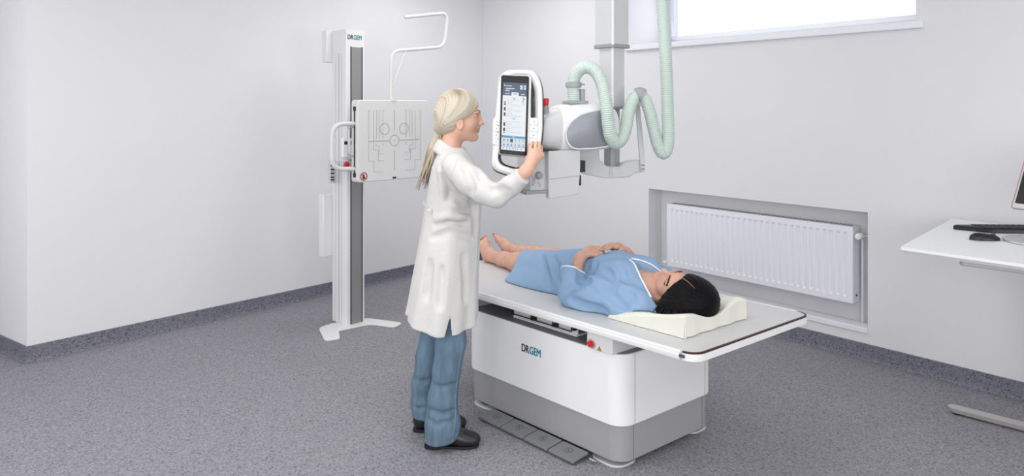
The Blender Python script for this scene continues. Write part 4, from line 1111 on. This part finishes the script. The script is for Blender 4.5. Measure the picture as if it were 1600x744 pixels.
def coat_d(x, y, z, shrink=0.0):
    cx_ = np.interp(z, tz, tcx); a_ = np.interp(z, tz, tax)-shrink; b_ = np.interp(z, tz, tby)-shrink
    X_ = x-cx_; Y_ = y-WY
    th = np.arctan2(Y_, X_)
    low = np.clip((1.08-z)/.5, 0, 1)
    fold = (.0075*np.sin(th*7+1.2+z*1.5)+.005*np.sin(th*12+.5-z*3))*low
    k0 = np.sqrt((X_/a_)**2+(Y_/b_)**2); k1 = np.sqrt((X_/a_**2)**2+(Y_/b_**2)**2)+1e-6
    return (k0*(k0-1)/k1)+fold
Ct.fn((-.62, 2.93, .48), (.14, 3.70, 1.395), lambda x, y, z: np.maximum(coat_d(x, y, z), z-1.372), .02)
Ct.D = np.minimum(Ct.D, 1.0)
Ct.ell(w3(735, 285, WY-.075), (.055, .06, .065), None, .05); Ct.ell(w3(735, 285, WY+.075), (.055, .06, .065), None, .05)
# sleeves
Ct.chain([w3(711, 260, 3.155), w3(735, 283, 3.095), w3(757, 299, 3.05), w3(776, 307, 3.02), w3(797, 291.5, 2.985), w3(824, 270.0, 2.945)], [.062, .057, .049, .043, .039, .0365], .035)
Ct.chain([w3(711, 260, 3.495), w3(700, 330, 3.54), w3(724, 408, 3.53)], [.062, .05, .04], .035)
cd = np.array(W(824, 270, 2.945)-W(797, 291.5, 2.985)); cd /= np.linalg.norm(cd); cp_ = w3(817.8, 275.2, 2.955)
Ct.fn(cp_-.075, cp_+.075, lambda x, y, z: -((x-cp_[0])*cd[0]+(y-cp_[1])*cd[1]+(z-cp_[2])*cd[2])+0*x*y*z, .003, '-')
Ct.fn((-.5, 3.40, .6), (.1, 3.70, H-(404-CY)*3.53/F), lambda x, y, z: np.maximum(capd([x, y, z], w3(700, 330, 3.54).astype(np.float32), w3(724, 412, 3.53).astype(np.float32), .047, .047), z-(H-(404-CY)*3.53/F)), .003, '-')
# collar: a standing fold round the neck, lower in front
nc = w3(705, 229, WY)
ring = [nc+np.array([math.cos(t)*.064, math.sin(t)*.066, -.020-.040*math.cos(t)]) for t in np.linspace(.25, 2*PI-.25, 26)]
for dz_, r_, o_ in ((.002, .0105, .0), (-.016, .013, .009), (-.034, .012, .019)):
    rg = [nc+np.array([math.cos(t)*(.056+o_), math.sin(t)*(.058+o_), dz_-.010-.034*math.cos(t)]) for t in np.linspace(.3, 2*PI-.3, 26)]
    Ct.chain(rg, [r_]*26, .010)
Ct.crease([(690, 236.5), (706, 236), (722, 241), (733, 248)], .003, .006)
# hollow skirt, slit and hem
Ct.fn((-.62, 2.93, .48), (.14, 3.70, .66), lambda x, y, z: np.maximum(coat_d(x, y, z, .022), z-(.600+.045*np.exp(-((x+.30)/.03)**2)*(y < WY))), .004, '-')
sA_ = w3(702.5, 497, 3.11); sB_ = w3(693, 534, 3.11); sC_ = w3(706, 534, 3.11)
tri_ = np.array([(sA_[0], sA_[2]), (sB_[0], sB_[2]), (sB_[0]-.01, sB_[2]-.1), (sC_[0]+.01, sC_[2]-.1), (sC_[0], sC_[2])])
Ct.fn((-.5, 2.93, .48), (0, 3.33, .72), lambda x, y, z: poly_sd(x+0*z, z+0*x, tri_)+0*y, .002, '-')
def hem(x, y, z):
    t = np.clip((x+.49)/.33, 0, 1)
    zh = .577-.030*np.minimum(t/.5, 1)+.004*np.maximum(t-.5, 0)*2-.006*np.clip((WY-.1-y)/.1, 0, 1)+.010*np.clip((y-WY)/.2, 0, 1)
    return z-zh
Ct.fn((-.62, 2.93, .48), (.14, 3.70, .75), hem, .004, '-')
# creases of the near side and the sleeve
for pts, r_ in ((((700, 300), (718, 312), (741, 331)), .007), (((712, 333), (728, 331), (742, 327)), .006), (((690, 268), (697, 290), (700, 312)), .006), (((726, 262), (733, 278), (737, 297)), .006), (((741, 258), (752, 272), (757, 284)), .005),
              (((775, 298), (781, 304), (782, 312)), .0025), (((787, 294), (792, 300), (793, 308)), .002), (((762, 292), (772, 297), (783, 295)), .002), (((680, 350), (700, 345), (730, 350)), .005), (((676, 372), (705, 362), (738, 372)), .004), (((735, 300), (742, 330), (744, 365)), .007), (((671, 410), (668, 440), (666, 466)), .005), (((725, 400), (728, 440), (727, 470)), .004), (((690, 420), (688, 450), (686, 480)), .004)):
    Ct.crease(pts, r_, .03)
for pts in (((686, 262), (692, 285), (694, 305)), ((745, 266), (757, 280), (764, 292)), ((724, 340), (700, 337), (684, 344))): Ct.crease(pts, .004, .03, '+')
coat = sobj('lab_coat', Ct, M['cloth'], woman, relax=2)
def seam(name, pts, r, mt, par, S=Ct, off=.0005):
    P = S.path(pts, off)
    if len(P) > 2: return obj(name, MB().tube(P, r, 6), mt, par, smooth=180)
seam('pocket', [(713, 374), (730, 371), (745, 373), (744, 410), (741, 438), (722, 440), (709, 432), (711, 400), (713, 374)], .0016, M['cloth'], coat)
seam('side_seam', [(722, 330), (716, 370), (708, 440), (703, 495)], .0013, M['cloth'], coat)
seam('sleeve_seam', [(715, 249), (708, 268), (709, 290), (722, 309), (741, 331)], .0016, M['cloth'], coat)
pb_ = w3(666, 325, WY-.02)
tb1 = [Ct.hit(x, y, .003) for x, y in ((675, 332), (671, 328), (667, 323))]
P = [p for p in tb1 if p is not None]+[Vector(w3(660.5, 317, WY-.0))]
m = MB(); rings = [[p+Vector((0, -.003, -.011)), p+Vector((0, -.003, .011)), p+Vector((0, .003, .011)), p+Vector((0, .003, -.011))] for p in P]; m.loft(rings)
bt = obj('belt_tab', m, M['cloth'], coat, bevel=.002)
if P: m = MB(); m.lathe(P[1]+Vector((0, -.003, 0)), Vector((-.3, -1, 0)), [(0, .0075), (.003, .0075), (.004, .005)], 14); obj('button', m, M['offwhite'], bt)
# trousers
Jn = Solid(np.arange(-.58, -.12, .005), np.arange(3.05, 3.60, .005), np.arange(.02, .85, .005))
RY, LY = 3.235, 3.40
Jn.chain([w3(703, 440, RY), w3(705, 500, RY), w3(704, 535, RY), w3(698, 580, RY), w3(692, 625, RY)], [.066, .066, .069, .0635, .0655], .02)
Jn.chain([w3(692, 625, RY), w3(691.5, 664, RY), w3(689, 700, RY)], [.0655, .0790, .080], .02)
Jn.chain([w3(690, 440, LY), w3(682, 505, LY), w3(672, 560, LY), w3(664, 600, LY), w3(664, 628, LY), w3(667, 664, LY)], [.066, .070, .068, .062, .064, .068], .02)
jG = [Jn.A[0][:, None, None], Jn.A[1][None, :, None], Jn.A[2][None, None, :]]
Jn.D += (.0010*np.sin(jG[2]*45+jG[0]*40+jG[1]*22)+.0012*np.sin(jG[0]*60+jG[2]*12)).astype(np.float32)
zr_, zl_ = .037, .072
Jn.fn((-.6, 3.0, -.1), (-.1, 3.315, .2), lambda x, y, z: z-(zr_+.008*np.clip((x+.30)/.1, -1, 1.2)+.018*np.clip((x+.30)/.06, 0, 1)**2)+0*y, .003, '-')
Jn.fn((-.6, 3.315, -.1), (-.1, 3.7, .2), lambda x, y, z: z-zl_+0*x+0*y, .003, '-')
for pts in (((672, 600), (690, 606), (712, 600)), ((670, 640), (690, 648), (712, 640)), ((708, 655), (700, 668), (712, 679)), ((668, 655), (680, 664), (700, 660))): Jn.crease(pts, .002, .02)
for pts in (((646, 592), (656, 599), (668, 594)), ((646, 636), (656, 640), (668, 637))): Jn.crease(pts, .004, .02)
jean = sobj('jeans', Jn, M['jeans'], woman, relax=2)
seam('side_stitch', [(722, 535), (716, 580), (711, 625), (712, 655), (707, 680)], .0012, mat('denim_seam', (140,164,182), .9), jean, Jn)
# shoes
def shoe(cx_, Y, zrot, nm):
    ca, sa = math.cos(zrot), math.sin(zrot)
    def T(f, s, u): return np.array([cx_+f*ca-s*sa, Y+f*sa+s*ca, u])
    S = Solid(np.arange(cx_-.06, cx_+.27, .0035), np.arange(Y-.085, Y+.085, .0035), np.arange(-.012, .12, .0035))
    S.chain([T(.035, 0, .048), T(.10, 0, .050), T(.165, .002, .040), T(.212, .004, .033)], [.036, .036, .037, .030], .02)
    S.cap(T(.030, 0, .055), T(.035, 0, .085), .034, .034, .02)
    S.ell(T(.195, .003, .032), (.055, .042, .027), [(ca, sa, 0), (-sa, ca, 0), (0, 0, 1)], .02)
    S.fn(T(.1, 0, -.1)-.3, T(.1, 0, .012)+np.array([.3, .3, .002]), lambda x, y, z: z-.012+0*x+0*y, .004, '-')
    S.fn(T(.1, 0, .0)-.3, T(.1, 0, .2)+np.array([.3, .3, .3]), lambda x, y, z: -(z-.098)+0*x+0*y, .004, '-')
    o = sobj(nm, S, M['leather'], woman)
    out = [(.0, -.022), (.03, -.033), (.075, -.031), (.12, -.035), (.17, -.043), (.215, -.038), (.243, -.018), (.246, .012), (.22, .040), (.17, .045), (.12, .034), (.075, .031), (.03, .033), (.0, .022), (-.008, 0)]
    q = round_poly([Vector(T(f, s, .006)) for f, s in out], .02, 3); m = MB(); m.prism(q, (0, 0, .009)); so = obj('sole', m, M['sole'], o, bevel=.002)
    heel = [(-.008, 0), (.0, -.023), (.03, -.033), (.072, -.031), (.072, .031), (.03, .033), (0, .023)]
    m = MB(); m.prism([Vector(T(f, s, .0005)) for f, s in heel], (0, 0, .008)); obj('heel', m, M['sole'], so)
    m = MB(); m.tube(spline([Vector(T(f, s, u)) for f, s, u in ((.138, -.036, .048), (.165, -.030, .064), (.20, -.020, .0595), (.222, .004, .054), (.20, .028, .0595), (.165, .036, .064))], 5), .0018, 6); obj('vamp_seam', m, M['sole'], o)
    return o
shoe(-.396, 3.235, .02, 'shoe'); shoe(-.472, 3.40, .05, 'shoe')
# ------------------------------------------------------------------ lying patient
pa = Vector((.62, -.786, 0)).normalized(); pbv = Vector((-pa.y, pa.x, 0)); P0 = Vector((.80, 3.06, 0))
PFR = (np.array(P0), np.array([[pa.x, pbv.x, 0], [pa.y, pbv.y, 0], [0, 0, 1.0]]))
def PW(p): return P0+pa*float(p[0])+pbv*float(p[1])+ZV*float(p[2])
ZT = ZT1+.001
pat = thing('person', 'dark-haired woman in a light blue gown lying on the examination table', 'person', PW((-.75, .06, ZT)))
A_ = np.array
HP = Head((-.108, .028, .7206), [A_((-.2214, -.4238, .8783)), A_((.1952, .8631, .4657)), A_((.9555, -.2745, .1084))], 1.117)
px_ = arange_multi([(-1.86, .0035), (-1.55, .008), (-.74, .0035), (-.54, .007), (-.30, .003), (.08, None)])
py_ = arange_multi([(-.32, .006), (-.16, .0032), (.34, .006), (.42, None)])
pz_ = arange_multi([(.604, .004), (.90, None)])
PB_ = Solid(px_, py_, pz_, PFR)
build_head(PB_, HP, [(-.265, .040, .690), (-.36, .045, .690)], [.052, .052, .07])
# trunk
PB_.ell((-.40, .045, .695), (.20, .15, .085), None, .04); PB_.ell((-.33, .045, .700), (.11, .13, .052), None, .04); PB_.ell((-.62, .05, .69), (.18, .13, .07), None, .04); PB_.ell((-.80, .06, .69), (.14, .13, .065), None, .04)
PB_.ell((-.300, .050, .708), (.11, .085, .060), None, .02)
PB_.cap((-.275, -.10, .695), (-.275, .19, .695), .052, .052, .04)
# legs and feet
PB_.chain([(-.84, .02, .690), (-1.10, .016, .680), (-1.27, .024, .663), (-1.42, .036, .655), (-1.55, .045, .646)], [.065, .054, .0530, .042, .033], .03)
PB_.chain([(-.84, .12, .690), (-1.13, .165, .690), (-1.34, .20, .668), (-1.50, .23, .655), (-1.64, .258, .646)], [.065, .057, .052, .041, .033], .03)
NAILS = []
def foot(heel, big, small, ank, up):
    heel, big, small, ank = map(A_, (heel, big, small, ank)); d = (big+small)/2-heel
    PB_.cap(ank, heel, .032, .028, .02)
    ball_b, ball_s = heel+(big-heel)*.70, heel+(small-heel)*.70
    PB_.cap(heel, ball_b, .028, .020, .022); PB_.cap(heel, ball_s, .028, .017, .022); PB_.cap(ank, (ball_b+ball_s)/2, .030, .017, .03); PB_.cap(ball_b, ball_s, .019, .017, .012)
    for i in range(5):
        t = i/4; b0 = ball_b+(ball_s-ball_b)*t; e = big+(small-big)*t; e = e-(e-b0)*.10*(t*(1-t)*0+t*.4)
        r = .0125 if i == 0 else .0092-.0007*i
        PB_.cap(b0, e, r*1.05, r, .007); NAILS.append(e+A_(up)*r*.7)
foot((-1.590, .047, .642), (-1.668, .085, .748), (-1.652, .008, .727), (-1.555, .047, .655), (.45, -.55, .35))
foot((-1.680, .265, .642), (-1.775, .232, .730), (-1.752, .302, .704), (-1.645, .260, .655), (.45, -.55, .35))
# arms and hands
PB_.chain([(-.27, -.10, .69), (-.57, -.190, .690), (-.645, -.080, .806)], [.035, .024, .0265], .03)
PB_.chain([(-.27, .195, .695), (-.50, .290, .690), (-.592, .200, .806)], [.05, .04, .0265], .03)
kn = [(-.612, .006, .838), (-.632, .010, .846), (-.653, .009, .845), (-.672, .003, .838)]
pp = [(-.612, .036, .842), (-.630, .043, .847), (-.652, .042, .845), (-.674, .032, .838)]
tt = [(-.612, .060, .826), (-.628, .068, .828), (-.650, .066, .826), (-.674, .052, .820)]
fingers(PB_, (-.645, -.080, .806), (-.642, -.030, .832), kn, tt, .0085, [(-.618, -.040, .826), (-.598, -.010, .822), (-.590, .018, .822)], pip=pp)
kn = [(-.585, .118, .850), (-.604, .112, .853), (-.624, .114, .850), (-.641, .122, .842)]
pp = [(-.588, .090, .853), (-.606, .082, .856), (-.626, .083, .852), (-.643, .094, .843)]
tt = [(-.590, .060, .842), (-.607, .050, .842), (-.626, .053, .846), (-.644, .068, .838)]
fingers(PB_, (-.592, .200, .810), (-.606, .155, .838), kn, tt, .0085, [(-.578, .165, .830), (-.560, .140, .832), (-.556, .112, .835)], pip=pp)
PB_.fn((-2, -.4, .59), (.1, .5, .62), lambda x, y, z: z-(ZT+.0005)+0*x+0*y, .006, '-')
hc2 = head_classes(HP)
def cls2(C):
    m = hc2(HP.inv(C)); m[m == 2] = 3
    for n_ in NAILS: m[np.linalg.norm(C-n_, axis=1) < .0072] = 5
    return m
sobj('body', PB_, [M['skin2'], M['lips'], M['sclera'], M['iris'], M['browd'], M['nail']], pat, cls2)
# hair
PH_ = Solid(np.arange(-.26, .16, .0035), np.arange(-.20, .22, .0035), np.arange(.60, .88, .0035), PFR)
PH_.ell(HP.p(-.020, 0, .040), (.1180, .1010, .1100), HP.ax, .02)
PH_.ell((-.050, -.030, .694), (.098, .098, .052), None, .05)
PH_.ell((-.008, .024, .714), (.079, .098, .076), None, .07)
PH_.ell((-.100, -.062, .668), (.052, .060, .026), None, .03)
pG = [PH_.A[0][:, None, None]-HP.c[0], PH_.A[1][None, :, None]-HP.c[1], PH_.A[2][None, None, :]-HP.c[2]]
LF, LS, LU = [sum(pG[i]*HP.ax[j][i] for i in range(3))/HP.k for j in range(3)]
tt_ = np.arctan2(LS, LF*.9+.03)
PH_.D += (.0009*np.sin(tt_*26+LU*12)+.0007*np.sin(tt_*57+LU*26)).astype(np.float32)
side_u = LU+.34*np.abs(LS)                             # hairline falls towards the temples
polyP = np.array([(.3, .082), (.115, .072), (.088, .069), (.066, .047), (.044, .028), (.022, .010), (.002, -.010), (-.008, -.034), (-.018, -.064), (-.045, -.075), (-.07, -.16), (.3, -.4)])
PH_.comb(full, (poly_sd(LF, side_u-.004, polyP)*HP.k).astype(np.float32), .008, '-')
# parting: a fine groove from the hairline to the crown
g0 = [HP.p(.094, 0, .080), HP.p(.068, 0, .118), HP.p(.030, 0, .142), HP.p(0, 0, .152)]
PH_.chain(g0, [.004, .0035, .003, .002], .006, '-')
def wedge_top(x, y):
    w_ = PW((x, y, 0))-PQ(0, 0, 0); w_.z = 0; return ph(min(max(LP+w_.dot(pu), 0), LP), min(max(w_.dot(pv), 0), WP))
PH_.fn((-.3, -.3, .59), (.2, .3, .70), lambda x, y, z: z-.640+0*x+0*y, .01, '-')
def ph_attr(V):
    L = HP.inv(V); t = np.arctan2(L[:, 1], L[:, 0]*.9+.03); return np.clip(.35+.3*np.sin(t*57+L[:, 2]*26)+.25*np.sin(t*26), 0, 1)
M['dark'] = streak_mat('black_hair', (6,5,7), (17,14,16), .5, .12)
phair = sobj('hair', PH_, M['dark'], pat, attr=ph_attr)
M['scalp'] = mat('scalp', (150,112,100), .6)
m = MB(); r3 = random.Random(8)
strip_ = [Vector(PW(HP.p(f, s, u))) for f, s, u in ((.088, 0, .083), (.072, 0, .108), (.048, 0, .128), (.02, 0, .141))]
m.tube(spline(strip_, 5), lambda i: .0020-.00007*i, 8); obj('parting', m, M['scalp'], phair, smooth=180)
# loose ends over the pillow
m = MB()
for k in range(46):
    x0 = r3.uniform(-.115, .015); y0 = -.105+r3.uniform(-.02, .02) if x0 < .02 else r3.uniform(-.10, .06)
    if x0 >= .02: continue
    if x0 >= .02: st_ = Vector((x0-.0+.0, y0, .70)); en = Vector((x0+.05+r3.uniform(0, .03), y0+r3.uniform(-.03, .03), .702))
    else: st_ = Vector((x0, y0+.03, .70)); en = Vector((x0+r3.uniform(-.035, .03), y0-r3.uniform(.012, .035), .684))
    zz = ZT+wedge_top(en.x, en.y)+.003; en.z = zz; mid_ = st_.lerp(en, .5)+Vector((0, 0, .006)); mid_.z = max(mid_.z, ZT+wedge_top(mid_.x, mid_.y)+.003); st_.z = max(st_.z, ZT+wedge_top(st_.x, st_.y)+.002)
    P = spline([PW(st_), PW(mid_), PW(en)], 4); n_ = len(P); m.tube(P, lambda i: .0032*(1-i/n_)+.0003, 5)
obj('loose_ends', m, mat('black_hair_ends', (16,13,14), .4), phair, smooth=180)
# gown
Gn = Solid(arange_multi([(-1.40, .0055), (-.10, None)]), arange_multi([(-.34, .0055), (.42, None)]), arange_multi([(.604, .005), (.90, None)]), PFR)
gx = A_([-1.40, -1.22, -1.05, -.95, -.86, -.75, -.68, -.62, -.57, -.52, -.45, -.38, -.32, -.27, -.22, -.16, -.10])
gt = A_([.718, .726, .752, .778, .794, .796, .800, .812, .832, .838, .828, .808, .788, .772, .752, .735, .72])
gc = A_([.12, .11, .10, .09, .08, .065, .06, .055, .05, .05, .05, .05, .045, .045, .045, .045, .045])
gw = A_([.19, .185, .185, .19, .19, .19, .185, .18, .18, .185, .195, .205, .21, .21, .20, .17, .14])
def gown_d(x, y, z, sh=0.0):
    t_ = np.interp(x, gx, gt)-sh; c_ = np.interp(x, gx, gc); w_ = np.interp(x, gx, gw)-sh
    hz = (t_-.600); Y_ = (y-c_)/w_; Z_ = (z-.600)/hz
    k = (np.abs(Y_)**2.6+np.abs(Z_)**2.6)**(1/2.6); return (k-1)*np.minimum(w_, hz)*.9
Gn.chain([(-.570, -.198, .672), (-.592, -.185, .720), (-.612, -.140, .795)], [.066, .060, .053], .03)
cpt = A_((-.603, -.160, .764)); cdv = A_((-.020, .045, .075)); cdv = cdv/np.linalg.norm(cdv)
Gn.fn(cpt-A_((.075, .06, .05)), cpt+A_((.085, .075, .10)), lambda x, y, z: np.maximum(-((x-cpt[0])*cdv[0]+(y-cpt[1])*cdv[1]+(z-cpt[2])*cdv[2]), capd([x, y, z], A_((-.592, -.185, .72), np.float32), A_((-.62, -.12, .83), np.float32), .075, .075)), .003, '-')
Gn.fn((-1.4, -.34, .6), (-.1, .42, .9), lambda x, y, z: gown_d(x, y, z), .02)
gG = [Gn.A[0][:, None, None], Gn.A[1][None, :, None], Gn.A[2][None, None, :]]
low = np.clip((gG[0]+1.5)/.3, 0, 1)
Gn.D += (.0030*np.sin(gG[1]*38+gG[0]*9)+.0022*np.sin(gG[1]*70-gG[0]*31)).astype(np.float32)
Gn.chain([(-1.36, .028, .664), (-1.22, .024, .668), (-1.05, .012, .685), (-.84, .0, .700)], [.063, .064, .074, .092], .04)
# skirt spread on the table towards the viewer
Gn.ell((-1.05, -.055, .612), (.24, .130, .040), None, .05); Gn.ell((-.90, -.06, .615), (.22, .10, .07), None, .05)
# near sleeve with its loose elbow, far sleeve
Gn.chain([(-.225, -.118, .672), (-.33, -.135, .684), (-.46, -.170, .682), (-.575, -.190, .685)], [.058, .070, .074, .070], .04)
Gn.ell((-.50, -.18, .640), (.12, .075, .045), None, .04); Gn.ell((-.33, -.15, .645), (.12, .065, .04), None, .04)
Gn.chain([(-.225, .185, .695), (-.40, .25, .690), (-.50, .285, .695)], [.068, .068, .062], .04)
Gn.chain([(-.50, .285, .69), (-.55, .245, .752)], [.060, .052], .03)
Gn.ell((-.40, -.035, .775), (.075, .065, .048), None, .05); Gn.ell((-.40, .125, .775), (.075, .065, .048), None, .05)
cp2 = A_((-.548, .248, .748)); cv2 = A_((-.62, -.5, .6)); cv2 = cv2/np.linalg.norm(cv2)
Gn.fn(cp2-.07, cp2+.07, lambda x, y, z: np.maximum(-((x-cp2[0])*cv2[0]+(y-cp2[1])*cv2[1]+(z-cp2[2])*cv2[2]), capd([x, y, z], A_((-.54, .255, .74), np.float32), A_((-.6, .2, .81), np.float32), .062, .062)), .003, '-')
# hem (V shaped in plan), neck opening, table
Gn.fn((-1.45, -.4, .5), (-.8, .5, .95), lambda x, y, z: x-np.where(y > .03, -1.220+(y-.03)*.75, -1.220-(y-.03)*.40)-.02*np.sin(y*30)*0+0*z, .004, '-')
vn = A_([(-.400, .035), (-.165, -.088), (.0, -.10), (.0, .17), (-.200, .150)])
Gn.fn((-.45, -.2, .66), (0.0, .3, .9), lambda x, y, z: np.maximum(poly_sd(x+0*y, y+0*x, vn)+0*z, .66-z), .004, '-')
Gn.fn((-2, -.5, .5), (.2, .5, .625), lambda x, y, z: z-(ZT+.0008)+0*x+0*y, .003, '-')
def wedge_clear(x, y, z):
    X_, Y_ = np.broadcast_arrays(x[:, :, 0], y[:, :, 0]); T_ = np.array([[wedge_top(float(a), float(b)) if -.31 < a < .08 and -.18 < b < .30 else 0 for a, b in zip(ra_, rb_)] for ra_, rb_ in zip(X_, Y_)])
    return z-(ZT+np.where(T_ > 0, T_+.002, 0))[:, :, None]
Gn.fn((-.31, -.2, .5), (-.09, .35, .72), wedge_clear, .003, '-')
for pts, r_ in ((((880, 400), (888, 396), (898, 392)), .006), (((908, 424), (912, 436), (909, 445)), .010), (((876, 466), (890, 450), (905, 444)), .008), (((935, 448), (955, 462), (975, 478)), .009), (((905, 440), (918, 440), (930, 442)), .003), (((940, 442), (952, 448), (960, 452)), .004),
              (((962, 404), (970, 420), (978, 440)), .007), (((945, 420), (955, 432), (962, 444)), .006), (((918, 412), (914, 424), (908, 438)), .008), (((930, 408), (926, 420), (918, 432)), .005), (((893, 470), (915, 480), (945, 487)), .007), (((862, 395), (868, 415), (872, 440)), .006), (((845, 400), (852, 425), (858, 448)), .005), (((975, 455), (985, 462), (992, 470)), .006)):
    Gn.crease(pts, r_*1.3, .032)
gown = sobj('gown', Gn, M['gown'], pat, relax=2)
def gtrim(pts, r=.0042):
    P = []
    for x, y in pts:
        zs_ = [Gn.ztop(x+dx, y+dy) for dx in (-.010, 0) for dy in (-.010, 0, .010)]; z = max([q for q in zs_ if q] or [0])
        if z: P.append(PW((x, y, z+.0005)))
    return P
def edge2(a, b, n=26, o=(0, 0)): return [(a[0]+(b[0]-a[0])*i/n+o[0], a[1]+(b[1]-a[1])*i/n+o[1]) for i in range(n+1)]
P = gtrim(edge2((-.405, .033), (-.165, -.092), o=(-.006, -.004)))
def smoothz(P, n=6):
    for _ in range(n): P = [P[0]]+[(a+b*2+c)/4 for a, b, c in zip(P, P[1:], P[2:])]+[P[-1]]
    return P
if len(P) > 3: obj('neck_trim', MB().tube(smoothz(P), .0042, 8), M['gtrim'], gown, smooth=180)
P = gtrim(edge2((-.405, .037), (-.205, .152), o=(-.006, .004), ))
P = [p+ZV*.003 for p in P]
if len(P) > 3: obj('neck_trim', MB().tube(smoothz(P), .0038, 8), M['gtrim'], gown, smooth=180)
u_ = np.cross(cdv, A_((1, 0, 0))); u_ /= np.linalg.norm(u_); v_ = np.cross(cdv, u_)
rg = []
for k in range(37):
    t = 2*PI*k/36; dirv = u_*math.cos(t)+v_*math.sin(t); c0_ = A_((-.6015, -.163, .757)); rr2 = .02
    while rr2 < .09 and Gn.val((c0_+dirv*rr2)[None])[0] < 0: rr2 += .001
    rg.append(PW(c0_+dirv*min(rr2, .062)+cdv*.006))
obj('cuff_trim', MB().tube(rg, .0035, 8, cap=False), M['gtrim'], gown, smooth=180)
# ------------------------------------------------------------------ light, camera
def area(name, loc, size, sy, power, aim=(0, 0, -1), col=(1, 1, 1), spread=180):
    l = bpy.data.lights.new(name, 'AREA'); l.shape = 'RECTANGLE'; l.size = size; l.size_y = sy; l.energy = power; l.color = col; l.spread = math.radians(spread)
    o = bpy.data.objects.new(name, l); COL.objects.link(o); o.location = loc; o.rotation_euler = Vector(aim).to_track_quat('-Z', 'Y').to_euler(); return o
for i, (x, y, p) in enumerate(((-2.3, 2.6, .65), (-.2, 4.5, .6), (-.3, 2.6, .75), (-1.6, .2, .75), (1.6, .9, .75), (-.3, 5.65, .62), (2.6, .4, .8))):
    area('ceiling_lamp_and_fill', (x, y, CEIL-.02), 1.2, .6, 20*p, col=(1, .995, .975))  # unseen ceiling lights; the one by the far corner is added to brighten it
area('window_daylight', RW((t0w+t1w)/2, (zs+z1w)/2+.05, .40), 1.95, .5, 4, aim=nR+ZV*-.25, col=(.95, .98, 1))
area('rear_fill', (-.7, -2.5, 1.75), 4.6, 1.5, 122, aim=(.0, 1, -.03), col=(1, .995, .985))  # unseen fill light added behind the camera to even out the walls
area('rear_fill', (4.2, -2.5, 1.6), 2.6, 1.5, 36, aim=(-5.0, 8.7, -.6), col=(1, .995, .985), spread=95)  # second unseen fill, added at rear right to lift the far corner
area('assumed_left_fill', (-3.85, 1.6, 1.7), 2.4, 1.5, 36, aim=(1, .25, -.03), col=(.98, .99, 1))  # unseen light assumed at left to brighten the wall stub; no window built there
w = bpy.data.worlds.new('World'); SC.world = w; w.use_nodes = True
bg = w.node_tree.nodes['Background']; bg.inputs['Color'].default_value = (.93, .97, 1, 1); bg.inputs['Strength'].default_value = 1.5
cam = bpy.data.cameras.new('Camera'); co = bpy.data.objects.new('Camera', cam); COL.objects.link(co)
co.location = CAMPOS; co.rotation_euler = (PI/2, 0, 0); cam.sensor_width = 36; cam.lens = F/1600*36; cam.shift_y = (CY-372)/1600; cam.clip_start = .02
SC.camera = co
vs = SC.view_settings; vs.view_transform = 'Standard'; vs.look = 'None'; vs.gamma = 1; vs.use_curve_mapping = False; vs.exposure = -.07
SC.cycles.max_bounces = 10; SC.cycles.diffuse_bounces = 6; SC.cycles.use_denoising = True
bpy.context.view_layer.update()
